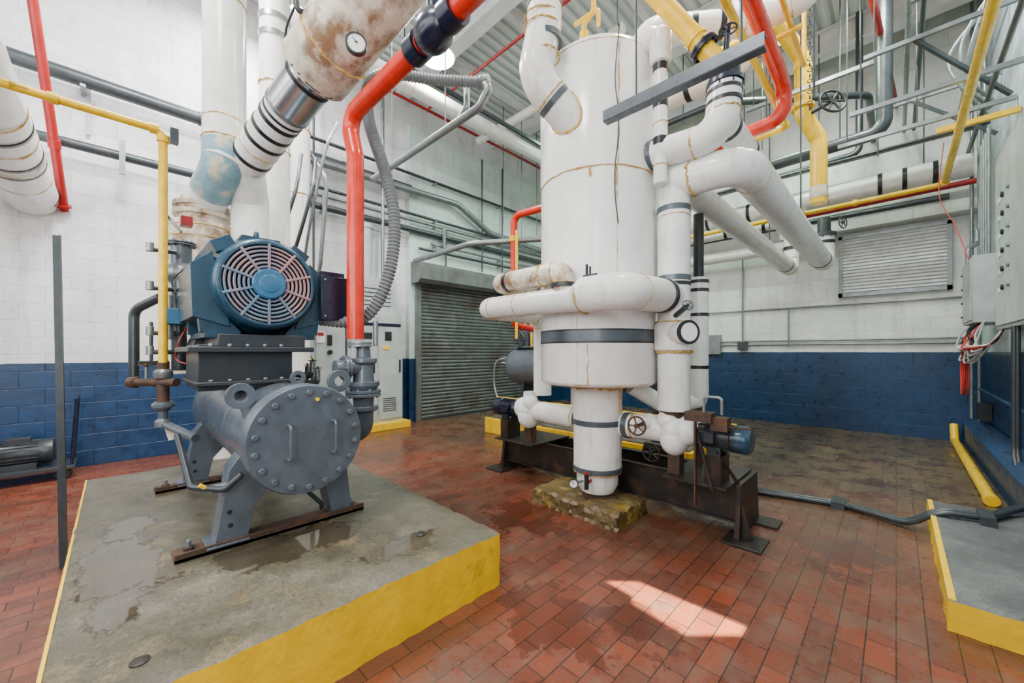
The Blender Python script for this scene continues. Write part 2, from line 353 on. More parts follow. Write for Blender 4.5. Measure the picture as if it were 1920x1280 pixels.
# ------------------------------------------------------------------ pads
def pad(name,lo,hi,top):
    b=B(name); x0,y0=lo;x1,y1=hi
    rnd=random.Random(4); nx=int((x1-x0)/.06);ny=int((y1-y0)/.06); g={};vs=[]
    for i in range(nx+1):
        for j in range(ny+1):
            e=i in(0,nx) or j in(0,ny); g[i,j]=len(vs)
            vs.append(V((x0+(x1-x0)*i/nx+(rnd.uniform(-.006,.006) if e else 0),y0+(y1-y0)*j/ny+(rnd.uniform(-.006,.006) if e else 0),top-(rnd.uniform(.004,.012) if e else 0))))
    fs=[(g[i,j],g[i+1,j],g[i+1,j+1],g[i,j+1]) for i in range(nx) for j in range(ny)]
    b.add(vs,fs,'conc' if name=='equipment_pad' else 'conc2')
    per=[(i,0) for i in range(nx)]+[(nx,j) for j in range(ny)]+[(i,ny) for i in range(nx,0,-1)]+[(0,j) for j in range(ny,0,-1)]
    sv=[vs[g[p]].copy() for p in per]; n=len(per); rows=[sv]
    for z in (top*.66,top*.33,0): rows.append([V((v.x+rnd.uniform(-.003,.003),v.y+rnd.uniform(-.003,.003),z)) for v in sv])
    allv=[v for r in rows for v in r]; fs=[(r*n+k,(r+1)*n+k,(r+1)*n+(k+1)%n,r*n+(k+1)%n) for r in range(3) for k in range(n)]
    b.add(allv,fs,'ycurb')
    return b
b=pad('equipment_pad',(-5.25,-.2),(-1.82,1.74),.34)
b.box((-5.25,-.2,.325),(-1.83,-.188,.336),'ycurb'); b.done()
b=pad('side_pad',(.2,3.15),(XR-.01,5.17),.17); b.box((.2,3.16,.15),(.23,5.16,.1705),'ycurb'); b.done()
b=B('rear_equipment_pad'); b.box((-5.5,4.85,0),(-1.75,5.9,.28),'ycurb'); b.box((-5.45,4.9,.28),(-1.8,5.85,.30),'conc'); b.done(.01)
b=B('cabinet_pad'); b.box((XL+.01,1.0,0),(-6.95,4.15,.14),'ycurb'); b.done(.01)
b=B('anchor_hole_cover'); b.lathe((-2.16,1.36,.34),(0,0,1),[(0,.035),(.004,.035),(.004,.025),(.007,.02)],'skid'); b.done()
b=B('anchor_hole_cover'); b.lathe((-2.02,.06,.34),(0,0,1),[(0,.03),(.004,.03),(.006,.02)],'skid'); b.done()
# ------------------------------------------------------------------ chiller vessel
AY,AZ=.825,.967
b=B('chiller_vessel')
b.lathe((-4.95,AY,AZ),(1,0,0),[(0,.10),(.02,.22),(.08,.305),(.15,.318),(2.24,.318),(2.25,.335),(2.30,.335),(2.303,.328),(2.308,.328),(2.31,.336),(2.355,.336),(2.37,.328),(2.385,.328)],'mach',80)
for x in (-4.2,-3.3): b.band((x,AY,AZ),(1,0,0),.321,.02,'mach',72)
b.bolts((-2.565,AY,AZ),(1,0,0),.288,18,.018,.024,'mach',.17)
for dy in (-.115,.14):
    b.pipe([(-2.565,AY+dy,AZ-.10),(-2.50,AY+dy,AZ-.10),(-2.50,AY+dy,AZ+.10),(-2.565,AY+dy,AZ+.10)],.008,'mach',.02,10)
b.cyl((-2.565,AY+.05,AZ+.24),(-2.55,AY+.05,AZ+.24),.012,'ylabel')
for yy,zz,gy in ((.52,AZ+.27,.15),(1.10,AZ+.33,-.15)):
    b.annulus((-2.80,yy,zz),(1,0,0),.078,.034,.03,'mach')
    b.prism([(yy-.07 if gy>0 else yy+.07,zz-.03),(yy,zz-.075),(yy+gy*.3,zz-.25),(yy+gy*.8,zz-.12)],lambda y,z:V((-2.815,y,z)),(.03,0,0),'mach')
b.annulus((-2.95,.88,AZ+.355),(1,.0,0),.05,.022,.02,'mach')
b.beam((-2.95,.88,AZ+.25),(-2.95,.88,AZ+.32),.08,.02,'mach',up=(1,0,0))
for X in (-2.9,-4.4):
    poly=[(.40,.365),(.56,.365),(.60,.56),(.68,.65),(.82,.68),(.94,.65),(1.02,.56),(1.06,.365),(1.20,.365),(1.15,.80),(1.08,.90),(.54,.90),(.47,.80)]
    b.prism(poly,lambda y,z:V((X-.08,y,z)),(.16,0,0),'mach')
    b.cyl((X+.075,.47,.55),(X+.082,.47,.55),.014,'dark'); b.cyl((X+.075,.475,.47),(X+.082,.475,.47),.014,'dark')
    b.box((X-.11,.36,.365),(X+.11,.57,.378),'mach')
    b.box((X-.07,.22,.341),(X+.10,1.28,.362),'rust')
    b.box((X+.085,.22,.341),(X+.10,1.28,.39),'rust')
    for y in (.29,1.22): b.cyl((X,y,.36),(X,y,.42),.012,'galv',segs=8); b.cyl((X,y,.362),(X,y,.383),.026,'rust',segs=6)
b.pipe([(-2.75,.52,.78),(-2.78,.44,.70),(-2.9,.30,.72),(-3.4,.28,.95)],.018,'machd',.05)
b.cyl((-2.84,.46,.70),(-2.84,.38,.70),.026,'galv'); b.cyl((-2.84,.38,.70),(-2.84,.33,.74),.012,'yellow')
b.pipe([(-2.7,.85,.62),(-2.7,.95,.50),(-2.85,1.0,.42)],.014,'machd',.05)
b.done(.004)
# compressor housing & motor
b=B('compressor_housing')
b.box((-3.75,.36,1.25),(-3.14,.90,1.55),'machd')
b.box((-3.80,.30,1.50),(-3.05,1.02,1.535),'machd')
b.box((-3.80,.34,1.285),(-3.08,.96,1.31),'machd')
b.box((-3.72,.46,1.535),(-3.12,.98,1.62),'machd')
b.lathe((-3.75,.65,1.5),(-1,0,0),[(0,.26),(.35,.26),(.4,.2),(.7,.18)],'machd')
for i in range(5): b.cyl((-3.11,.42+.1*i,1.536),(-3.11,.42+.1*i,1.556),.014,'galv',segs=6); b.cyl((-3.10,.42+.1*i,1.31),(-3.10,.42+.1*i,1.325),.014,'galv',segs=6)
b.done(.005)
MY,MZ=.74,1.97
b=B('electric_motor')
ax=(1,0,0)
b.lathe((-4.05,MY,MZ),ax,[(0,.10),(.0,.29),(.05,.33),(.18,.345),(.19,.305),(.62,.305),(.63,.34),(.76,.345),(.80,.325),(.86,.315)],'blue',56)
for i in range(44):
    a=2*math.pi*i/44; u=V((0,math.cos(a),math.sin(a))); b.beam(V((-3.86,MY,MZ))+u*.315,V((-3.42,MY,MZ))+u*.315,.012,.045,'blue',up=u)
for s in (-1,1):
    b.prism([(MY+s*.20,MZ-.30),(MY+s*.40,MZ-.24),(MY+s*.415,MZ+.10),(MY+s*.30,MZ+.20)],lambda y,z:V((-3.98,y,z)),(.78,0,0),'blue')
    b.box((-3.9,MY+s*.24-.1,MZ-.375),(-3.22,MY+s*.24+.1,MZ-.335),'blue')
    b.prism([(MY+s*.13,MZ-.34),(MY+s*.36,MZ-.34),(MY+s*.38,MZ-.12),(MY+s*.28,MZ-.16)],lambda y,z:V((-3.30,y,z)),(.08,0,0),'blue')
    b.prism([(MY+s*.13,MZ-.34),(MY+s*.36,MZ-.34),(MY+s*.38,MZ-.12),(MY+s*.28,MZ-.16)],lambda y,z:V((-3.85,y,z)),(.08,0,0),'blue')
    b.prism([(MY+s*.16,MZ+.27),(MY+s*.27,MZ+.20),(MY+s*.31,MZ+.27),(MY+s*.20,MZ+.34)],lambda y,z:V((-3.98,y,z)),(.74,0,0),'blue')
b.prism([(MY-.17,MZ+.26),(MY-.12,MZ+.365),(MY+.12,MZ+.365),(MY+.17,MZ+.26)],lambda y,z:V((-3.9,y,z)),(.6,0,0),'blue')
b.annulus((-3.45,MY,MZ+.39),(0,1,0),.05,.022,.022,'blue')
fx=-3.19
b.lathe((fx-.02,MY,MZ),ax,[(0,.315),(.07,.315),(.10,.31),(.118,.295),(.118,.283),(.06,.283)],'blue',64)
b.cyl((fx+.03,MY,MZ),(fx+.05,MY,MZ),.283,'dark',segs=48)
gx=fx+.10
for r in (.120,.147,.174,.201,.228,.255): b.annulus((gx,MY,MZ),ax,r+.0078,r-.0078,.012,'grille',56)
b.annulus((gx+.003,MY,MZ),ax,.29,.27,.014,'blue',64)
for i in range(10):
    a=2*math.pi*(i+.5)/10; u=V((0,math.cos(a),math.sin(a))); b.beam(V((gx,MY,MZ))+u*.09,V((gx,MY,MZ))+u*.28,.018,.024,'grille',up=ax)
b.lathe((gx-.02,MY,MZ),ax,[(0,.105),(.035,.105),(.045,.095),(.047,.06),(.05,.058),(.055,.02)],'hub',40)
b.bolts((gx+.01,MY,MZ),ax,.085,6,.007,.018,'hub')
b.box((-3.38,MY+.30,MZ-.12),(-3.30,MY+.40,MZ+.10),'blue')
b.box((-3.55,MY+.36,MZ-.22),(-3.14,MY+.60,MZ+.12),'navy')
b.box((-3.56,MY+.60,MZ-.23),(-3.13,MY+.625,MZ+.13),'navy')
b.box((-3.50,MY+.39,MZ+.12),(-3.22,MY+.57,MZ+.17),'navy')
for y in (MY+.39,MY+.57):
    for z in (MZ-.19,MZ+.09): b.cyl((-3.14,y,z),(-3.132,y,z),.01,'galv',segs=8)
b.done(.006)
def hose(name,pts,r,mat='hose',step=.015):
    b=B(name); P=spline(pts,30); Q=[P[0]]
    for i in range(1,len(P)):
        d=(P[i]-Q[-1]).length
        while d>=step:
            Q.append(Q[-1]+(P[i]-Q[-1]).normalized()*step); d=(P[i]-Q[-1]).length
    b.sweep(Q,[r if i%2 else r*.80 for i in range(len(Q))],mat,18); return b
hose('flexible_conduit',[(-2.72,2.37,3.99),(-3.05,2.05,4.02),(-3.22,1.75,4.0),(-3.26,1.55,3.85),(-3.2,1.5,3.5),(-3.05,1.58,3.0),(-2.97,1.62,2.6),(-2.96,1.58,2.2),(-3.02,1.48,1.88),(-3.12,1.35,1.75),(-3.28,1.12,1.76)],.052).done()
# ------------------------------------------------------------------ relief valve stack
b=B('relief_valve')
x,y=-3.0,1.3
b.flange((x+.02,y+.03,1.56),(0,0,1),.09,'galv',.02)
b.lathe((x+.02,y+.06,1.02),(0,0,1),[(0,.06),(.03,.11),(.06,.11),(.06,.075),(.18,.085),(.22,.12),(.25,.12),(.25,.08),(.38,.07),(.4,.10),(.43,.10),(.44,.055),(.52,.05)],'mach',28)
b.flange((x+.02,y+.06,1.18),(0,0,1),.13,'mach',.025)
b.cyl((x+.02,y+.06,1.38),(x+.02,y-.16,1.38),.06,'mach'); b.flange((x+.02,y-.08,1.38),(0,1,0),.095,'mach',.02)
b.pipe([(x+.02,y+.06,1.05),(x+.02,y+.06,.88),(x-.3,y-.1,.80)],.075,'mach')
b.cyl((x+.02,y+.16,1.55),(x+.02,y+.16,1.75),.02,'galv')
b.done(.003)
b=B('red_relief_pipe')
b.pipe([(x+.01,y,1.60),(x+.01,y,3.02),(x-.13,y,3.37),(-1.2,y,3.37)],.063,'red',.14,28)
b.sphere((-1.92,y,3.37),.110,'navy',(1.35,1,1)); b.band((-2.10,y,3.37),(1,0,0),.085,.10,'navy'); b.band((-1.74,y,3.37),(1,0,0),.085,.10,'navy')
b.cyl((-1.92,y,3.4),(-1.92,y,3.52),.05,'navy')
b.done()
# ------------------------------------------------------------------ insulated refrigerant lines
b=B('insulated_riser_pipe')
b.pipe([(-4.42,.70,7.2),(-4.42,.70,3.22),(-4.86,.61,2.95),(-4.9,.60,2.7)],.168,'tankw',.2,40)
b.sweep(route([(-4.42,.70,3.42),(-4.42,.70,3.22),(-4.70,.643,3.05)],.2),.173,'bluew',40)
b.band((-4.42,.70,3.25),(0,.3,1),.176,.03,'white'); b.goo((-4.42,.70,3.44),(0,0,1),.172)
for z in (4.7,5.1,3.62): b.goo((-4.42,.70,z),(0,0,1),.169)
b.band((-4.42,.70,4.45),(0,0,1),.170,.05,'white')
b.lathe((-4.9,.60,1.3),(0,0,1),[(0,.27),(1.38,.27),(1.45,.26),(1.46,.20),(1.52,.20),(1.52,.235),(1.56,.235),(1.56,.2),(1.6,.2),(1.6,.235),(1.64,.235),(1.64,.19),(1.7,.18)],'whited',40)
b.goo((-4.9,.6,2.60),(0,0,1),.272); b.goo((-4.9,.6,2.70),(0,0,1),.268)
b.done()
P1=V((-4.45,.86,3.28)); P3=V((-2.4,1.34,4.16)); D=(P3-P1).normalized()
b=B('insulated_suction_pipe')
b.pipe([(-4.66,.95,1.3),(-4.66,.95,3.0),tuple(P1),tuple(P1+D*1.35)],.165,'tankw',.16,36)
for t in (.18,.42,.55,.68): b.band(P1+D*t,D,.170,.035,'black')
b.band(P1+D*.745,D,.171,.02,'black'); b.goo(P1+D*.30,D,.166); b.goo(P1+D*.02,D,.166)
b.cyl(P1+D*.80,P1+D*1.22,.178,'alu'); b.band(P1+D*.82,D,.182,.03,'galv'); b.band(P1+D*1.15,D,.184,.03,'black')
b.lathe(P1+D*1.22,D,[(0,.18),(.015,.245),(.04,.258),(.9,.262),(1.6,.262)],'whited',40)
b.goo(P1+D*1.52,D,.263,'tan',.009); b.goo(P1+D*1.26,D,.25,'rust',.01)
g=V((-2.516,1.10,3.52)); b.cyl(g,V((-2.75,1.2,3.82)),.014,'galv'); b.gauge(g,(.90,-.42,-.1),.066)
b.pipe([(-3.05,1.0,3.95),(-3.05,.90,3.95),(-3.05,.90,4.12)],.02,'dgalv',.03); b.chandwheel((-3.05,.90,4.14),(0,0,1),.05,'dgalv')
b.sweep(spline([(-3.05,.90,4.0),(-3.3,.9,3.9),(-3.35,1.0,3.75),(-3.2,1.3,3.7)]),.008,'blk',8)
b.done()
b=B('insulated_drop_pipe'); b.cyl((-5.11,1.28,0),(-5.11,1.28,ZC),.155,'white'); 
for z in (5.1,5.3): b.band((-5.11,1.28,z),(0,0,1),.165,.06,'alu')
for z in (4.55,3.8,5.6): b.goo((-5.11,1.28,z),(0,0,1),.157,'tan',.01)
b.done()
b=B('insulated_drop_pipe'); b.cyl((-6.55,1.96,0.14),(-6.55,1.96,ZC),.165,'white')
for z in (4.9,3.9): b.goo((-6.55,1.96,z),(0,0,1),.167,'tan',.01)
b.done()
b=B('insulated_drop_pipe'); b.cyl((-5.75,.95,0.),(-5.75,.95,ZC),.15,'white'); b.goo((-5.75,.95,4.1),(0,0,1),.152); b.done()
b=B('oil_filter_assembly')
b.sphere((-4.25,.38,2.15),.11,'galv'); b.cyl((-4.25,.38,2.15),(-4.25,.38,2.4),.07,'mach'); b.flange((-4.25,.38,2.4),(0,0,1),.1,'mach',.015)
b.cyl((-4.2,.36,1.35),(-4.2,.36,2.1),.05,'dgalv')
b.box((-4.15,.27,1.72),(-4.0,.42,1.84),'hub'); b.cyl((-4.1,.3,1.6),(-4.1,.3,1.95),.02,'galv')
b.pipe([(-4.25,.38,2.5),(-4.3,.30,2.62),(-4.15,.25,2.62),(-4.15,.25,2.5)],.012,'galv',.03)
b.box((-4.40,.38,2.58),(-4.30,.46,2.66),'dred')
b.cyl((-4.12,.26,1.9),(-4.12,.26,2.6),.014,'galv')
for z in (1.5,1.65,2.3,2.0): b.cyl((-4.12,.18,z),(-4.12,.34,z),.018,'dgalv'); b.cyl((-4.12,.18,z-.02),(-4.12,.18,z+.05),.025,'galv')
b.pipe([(-4.5,.1,1.3),(-4.5,.1,1.85),(-4.3,.25,1.95)],.035,'dgalv',.1)
b.box((-4.4,.12,1.40),(-4.2,.3,1.43),'blk'); b.cyl((-4.4,.2,1.43),(-4.4,.2,1.75),.012,'dgalv')
b.sweep(spline([(-4.0,.42,1.78),(-3.95,.36,1.9),(-4.0,.3,2.05),(-3.9,.42,2.2)]),.006,'blk',6)
b.sweep(spline([(-4.0,.42,1.75),(-3.9,.34,1.6),(-3.95,.32,1.45),(-3.85,.4,1.4)]),.006,'dred',6)
b.done(.003)
b=B('drain_valve_manifold')
b.cyl((-4.22,.10,1.265),(-3.9,.32,1.27),.03,'rust'); b.cyl((-4.02,.25,1.05),(-4.02,.25,1.42),.038,'rust')
b.lathe((-4.26,.075,1.265),(.83,.55,0),[(0,.04),(.05,.045),(.06,.035)],'rust')
b.lathe((-4.02,.25,1.30),(0,0,1),[(0,.05),(.02,.06),(.05,.06),(.07,.04)],'galv'); b.chandwheel((-4.14,.16,1.40),(0,0,1),.045,'rust'); b.cyl((-4.14,.16,1.26),(-4.14,.16,1.4),.01,'galv')
b.pipe([(-4.02,.25,1.06),(-4.02,.25,.95),(-3.6,.40,.88)],.03,'mach')
b.lathe((-4.02,.25,1.06),(0,0,1),[(0,.05),(.02,.07),(.04,.07),(.06,.05)],'mach')
b.lathe((-4.02,.25,.93),(0,0,1),[(0,.03),(.0,.05),(.04,.05),(.06,.03)],'galv')
b.beam((-3.93,.28,.93),(-3.90,.30,.84),.055,.003,'whited',up=(1,0,0)); b.done()
b=B('small_control_valve')
for i,(dx,dz) in enumerate(((0,0),(.12,.04),(.24,-.02))):
    b.cyl((-3.6+dx,1.0,1.27+dz),(-3.6+dx,1.15,1.27+dz),.028,'machd'); b.cyl((-3.6+dx,1.15,1.27+dz),(-3.6+dx,1.15,1.38+dz),.02,'galv'); b.chandwheel((-3.6+dx,1.15,1.39+dz),(0,0,1),.03,'blk')
b.pipe([(-3.45,1.15,1.3),(-3.45,1.15,1.1),(-3.6,1.05,1.05)],.02,'galv',.04)
b.done()
b=B('yellow_gas_pipe')
b.pipe([(-4.02,-.48,3.2),(-4.02,.25,3.2),(-4.02,.25,1.38)],.028,'yellow',.07)
b.pipe([(-4.02,-2.5,3.2),(-4.02,-.4,3.2)],.028,'yellow')
b.band((-4.02,.20,3.2),(0,1,0),.038,.05,'yellow'); b.band((-4.02,.25,3.14),(0,0,1),.038,.05,'yellow'); b.band((-4.02,-.3,3.2),(0,1,0),.036,.05,'yellow')
b.box((-4.05,.29,3.13),(-3.99,.34,3.24),'dgalv'); b.done()
b=B('strut_post'); b.beam((-4.13,-.26,0.001),(-4.26,-.30,2.33),.042,.012,'dgalv',up=(1,0,0)); b.beam((-4.11,-.245,0.001),(-4.24,-.285,2.33),.008,.042,'dgalv',up=(1,0,0)); b.beam((-4.15,-.275,0.001),(-4.28,-.315,2.33),.008,.042,'dgalv',up=(1,0,0)); b.done()
# ------------------------------------------------------------------ air separator tank
TX,TY,TR=-2.05,3.25,.54
b=B('air_separator_tank')
b.lathe((TX,TY,1.20),(0,0,1),[(0,.22),(0,.50),(.02,TR-.01),(.04,TR),(1.85,TR),(1.855,TR+.006),(2.88,TR+.006),(2.94,TR-.012),(2.99,TR-.07),(3.03,.2)],'tankv',80)
b.goo((TX,TY,3.05),(0,0,1),TR+.004,'tan',.007); b.goo((TX,TY,1.225),(0,0,1),TR-.012,'tan',.005); b.goo((TX,TY,4.10),(0,0,1),TR+.004,'tan',.003)
b.band((TX,TY,1.64),(0,0,1),TR+.003,.10,'gtape',80); b.band((TX,TY,1.585),(0,0,1),TR+.005,.014,'black',80); b.band((TX,TY,1.69),(0,0,1),TR+.005,.014,'black',80)
def strip(b,ang,z0,z1,R,w,mat,wob=.01,seed=1):
    rnd=random.Random(seed); n=int((z1-z0)/.05)+2; path=[]; rad=[]
    for i in range(n):
        z=z0+(z1-z0)*i/(n-1); a=ang+rnd.uniform(-wob,wob); path.append((TX+R*math.cos(a),TY+R*math.sin(a),z)); rad.append(w*rnd.uniform(.3,1.6))
    b.sweep(path,rad,mat,6)
camang=math.atan2(-TY,-TX)
strip(b,camang+.30,2.0,3.05,TR,.003,'tan',.003,2); strip(b,camang+.32,3.05,4.05,TR+.005,.005,'tan',.008,3); strip(b,camang-.32,1.24,2.0,TR-.001,.003,'tan',.004,4)
strip(b,camang-.15,1.22,1.58,TR-.001,.005,'tan',.01,5); strip(b,camang-.1,2.96,3.05,TR,.009,'tan',.02,9); strip(b,camang+.28,2.88,3.05,TR,.008,'tan',.02,10)
b.lathe((TX,TY,.15),(0,0,1),[(0,.10),(.02,.10),(.03,.16),(.10,.195),(.22,.20),(.24,.225),(.60,.228),(1.05,.235)],'white',48)
for z,w in ((.40,.045),(.84,.05)): b.band((TX,TY,z),(0,0,1),.233,w,'gtape',48)
b.goo((TX,TY,.37),(0,0,1),.225,'tan',.005); b.goo((TX,TY,1.17),(0,0,1),.24,'tan',.014); strip(b,camang+1.0,.95,1.18,.235,.012,'tan',.03,12)
b.cyl((TX,TY,.145),(TX,TY,.165),.21,'rust',segs=4)
b.gauge((-2.10,2.93,.30),(.55,-.83,.1),.042); b.cyl((-2.10,2.94,.30),(-2.08,3.08,.30),.012,'galv'); b.cyl((-1.98,2.96,.27),(-1.98,2.96,.40),.02,'blk'); b.cyl((-1.98,2.96,.32),(-2.0,3.06,.32),.015,'dred'); b.chandwheel((-1.98,2.96,.41),(0,0,1),.028,'dred')
# inlet elbow: comes down, swings into the shell
q0=V((-2.12,2.54,ZC)); q1=V((-2.12,2.54,4.25)); q2=V((-2.17,2.46,3.80)); q3=V((-1.98,2.86,3.44))
b.pipe([q0,q1,q2,q3],.145,'white',.26,36)
for z in (4.42,4.12): b.band((-2.12,2.54,z),(0,0,1) ,.150,.05,'gtape',36)
for z in (4.3,4.22,3.98): b.goo((-2.13,2.52,z),(0,0,1),.147,'tan',.007)
D2=(q3-q2).normalized()
b.band(q2+D2*.24,D2,.151,.05,'gtape',36); b.goo(q2+D2*.19,D2,.147)
D2f=V((TX-q3.x,TY-q3.y,0)).normalized()
# collar of sealant where the elbow meets the tank
path=[]
for i in range(40):
    t=2*math.pi*i/40; c=q2+D2*.30; u=perp(D2); w=D2.cross(u); pt=c+(u*math.cos(t)+w*math.sin(t))*.148
    for k in range(60):
        if (pt.x-TX)**2+(pt.y-TY)**2<=(TR+.008)**2: break
        pt=pt+D2*.008
    path.append(pt)
b.sweep(path,[.012*b.rnd.uniform(.6,1.5) for _ in path],'tan',6,closed=True)
b.pipe([q2+D2*.3,q2+D2*.85],.144,'white',.1,36)
b.pipe([(-1.6,3.25,3.2),(-.96,3.25,3.16),(-.93,3.25,3.52)],.120,'white',.18,32)
for z in (3.39,3.47): b.band((-.935,3.25,z),(0,0,1),.126,.025,'black',32)
b.goo((-.94,3.25,3.33),(0,0,1),.12); b.goo((-1.15,3.25,3.17),(1,0,0),.12); b.band((-1.50,3.25,3.195),(1,0,0),.128,.05,'gtape',32)
b.pipe([(-1.9,3.2,4.2),(-1.9,3.2,4.42),(-1.75,3.2,4.42)],.05,'galv'); 
b.done()
b=B('sensor_cable')
b.sweep(spline([(TX+.585*math.cos(camang+.28),TY+.585*math.sin(camang+.28),6.5)]+[(TX+(.57 if i<5 else .553)*math.cos(camang+.28+.03*math.sin(i*1.7)),TY+(.57 if i<5 else .553)*math.sin(camang+.28+.03*math.sin(i*1.7)),4.4-i*.23) for i in range(9)]),.0045,'blk',6); b.done()
b=B('insulated_vent_riser'); X,Y=-1.40,3.18
b.pipe([(X-.2,Y,4.12),(X,Y,4.12),(X,Y,2.9)],.056,'white',.1,24)
b.lathe((X,Y,3.90),(0,0,1),[(0,.07),(.02,.085),(.24,.09),(.28,.06)],'white')
b.sphere((X-.08,Y,4.14),.10,'white')
for z in (3.86,3.56,3.25): b.band((X,Y,z),(0,0,1),.060,.06,'black')
b.goo((X,Y,3.4),(0,0,1),.057,'tan',.005); b.goo((X,Y,3.05),(0,0,1),.057,'tan',.005)
b.done()
# ------------------------------------------------------------------ header loop
LZ,LY=1.93,2.58
PX,PY=-1.37,3.38
b=B('insulated_header_loop')
b.pipe([(-2.95,3.5,1.0),(-2.95,3.5,LZ),(-2.95,LY,LZ),(-1.62,LY,LZ)],.104,'white',.16,32,'tan')
b.pipe([(-1.75,LY,LZ+.02),(-1.42,LY,LZ+.02),(PX-.02,PY,LZ+.05)],.140,'white',.2,36)
b.goo((-1.745,LY,LZ+.01),(1,0,0),.138); b.band((PX-.02,PY-.2,LZ+.04),(0,1,0),.146,.05,'black'); b.goo((-1.42+.01,LY+.18,LZ+.03),(0,1,0),.139,'tan',.005)
b.lathe((-1.76,LY,LZ+.01),(-1,0,0),[(0,.140),(.05,.112),(.06,.104)],'white'); b.goo((-2.45,LY,LZ),(1,0,0),.104,'tan',.004)
b.pipe([(-2.78,3.1,2.17),(-2.78,LY+.04,2.17),(-1.95,LY+.04,2.17),(-1.95,LY,LZ)],.093,'whited',.11,32,'tan')
b.goo((-2.2,LY+.04,2.17),(1,0,0),.093,'tan',.010)
b.band((-2.62,LY+.04,2.17),(1,0,0),.098,.04,'black'); b.band((-1.95,LY+.02,2.05),(0,0,1),.115,.03,'black')
b.cyl((-1.68,LY-.02,2.04),(-1.68,LY-.02,2.16),.008,'blk'); b.cyl((-1.74,LY-.02,2.09),(-1.62,LY-.02,2.09),.012,'blk'); b.cyl((-1.71,LY-.02,2.07),(-1.71,LY-.02,2.18),.010,'blk')
b.done()
b=B('insulated_pump_riser')
b.pipe([(PX,PY,1.0),(PX,PY,2.96),(PX,PY+.02,3.04)],.133,'white',.1,36)
b.sphere((PX,PY,2.96),.143,'white')
for z in (2.72,2.13): b.band((PX,PY,z),(0,0,1),.138,.045,'gtape')
b.band((PX,PY,2.08),(0,0,1),.137,.03,'black'); b.goo((PX,PY,2.66),(0,0,1),.134,'tan',.004)
b.lathe((PX,PY,1.50),(0,0,1),[(0,.133),(.02,.160),(.22,.165),(.28,.133)],'white'); b.goo((PX,PY,1.76),(0,0,1),.15); b.goo((PX,PY,1.50),(0,0,1),.145,'tan',.009)
b.cyl((PX,PY-.05,1.66),(PX+.18,PY-.17,1.66),.092,'white'); b.cyl((PX+.18,PY-.17,1.66),(PX+.195,PY-.18,1.66),.098,'black'); b.cyl((PX+.195,PY-.18,1.66),(PX+.2,PY-.183,1.66),.075,'white')
b.cyl((PX+.05,PY-.1,1.8),(PX+.18,PY-.2,1.86),.022,'dgalv'); b.chandwheel((PX+.2,PY-.22,1.87),(.7,-.6,.3),.04,'dgalv')
b.flange((PX,PY,.99),(0,0,1),.11,'rust',.02); b.cyl((PX,PY,.9),(PX,PY,1.0),.09,'rust')
b.pipe([(PX,PY,2.96),(-.85,PY,2.96),(-.85,8.2,2.96),(-.85,8.2,3.4)],.143,'tankw',.2,36)
b.goo((PX+.16,PY,2.96),(1,0,0),.145,'tan',.01); b.goo((-.85,PY+.3,2.96),(0,1,0),.144,'tan',.003); b.band((-.85,7.7,2.96),(0,1,0),.148,.05,'black'); b.band((-.85,8.2,3.3),(0,0,1),.148,.05,'black')
b.flange((-.85,8.2,3.42),(0,0,1),.17,'dgalv',.03); b.cyl((-.85,8.2,3.4),(-.85,8.2,3.7),.09,'dgalv'); b.chandwheel((-.6,8.05,3.55),(1,-.5,0),.09,'dgalv')
b.done()
b=B('insulated_return_run')
b.pipe([(-1.30,3.45,2.93),(-1.30,8.25,2.93),(-1.30,8.25,4.1),(-1.30,9.0,4.15)],.115,'white',.2,32,'tan')
b.band((-1.3,7.7,2.93),(0,1,0),.121,.05,'black'); b.band((-1.3,8.25,3.3),(0,0,1),.121,.06,'black'); b.done()
b=B('insulated_secondary_riser'); X,Y=-1.33,3.86
b.cyl((X,Y,1.2),(X,Y,2.2),.086,'white'); b.cyl((X,Y,2.2),(X,Y,2.8),.045,'blk'); b.lathe((X,Y,1.0),(0,0,1),[(0,.06),(.1,.088),(.2,.088)],'white')
for z in (2.16,2.08,1.85,1.36): b.band((X,Y,z),(0,0,1),.090,.03,'black')
b.pipe([(X,Y,1.05),(X-.25,Y-.15,.98),(TX+.25,TY+.2,1.18)],.08,'white',.1); b.cyl((X,Y,.45),(X,Y,1.1),.04,'rust'); b.done()
# ------------------------------------------------------------------ pumps and skid
PZ=.82
b=B('pump_skid')
def channel(b,x0,x1,y,z0,z1,mat,s=1):
    b.box((x0,y,z0),(x1,y+.012,z1),mat); b.box((x0,y-.035,z0),(x1,y+.012,z0+.014),mat); b.box((x0,y-.035,z1-.014),(x1,y+.012,z1),mat)
channel(b,-3.55,-.92,3.53,.12,.44,'skid'); b.box((-3.55,3.98,.12),(-.92,4.0,.44),'skid'); b.box((-3.55,3.92,.426),(-.92,4.0,.44),'skid')
for x in (-3.6,-.92):
    s=-1 if x<-2 else 1
    b.prism([(3.44,.0),(4.06,.0),(4.0,.44),(3.49,.44)],lambda y,z:V((x,y,z)),(.04,0,0),'skid')
    b.box((x-.12+s*.05,3.34,0),(x+.16+s*.05,3.62,.018),'skid'); b.box((x-.12+s*.05,3.9,0),(x+.16+s*.05,4.12,.018),'skid')
    b.prism([(0,.02),(s*.10,.02),(0,.4)],lambda a,z:V((x+.02+a,3.5,z)),(0,.015,0),'skid')
b.box((-1.42,3.24,.44),(-.92,3.95,.458),'skid'); b.box((-3.5,3.25,.44),(-2.9,3.95,.458),'skid')
b.done(.003)
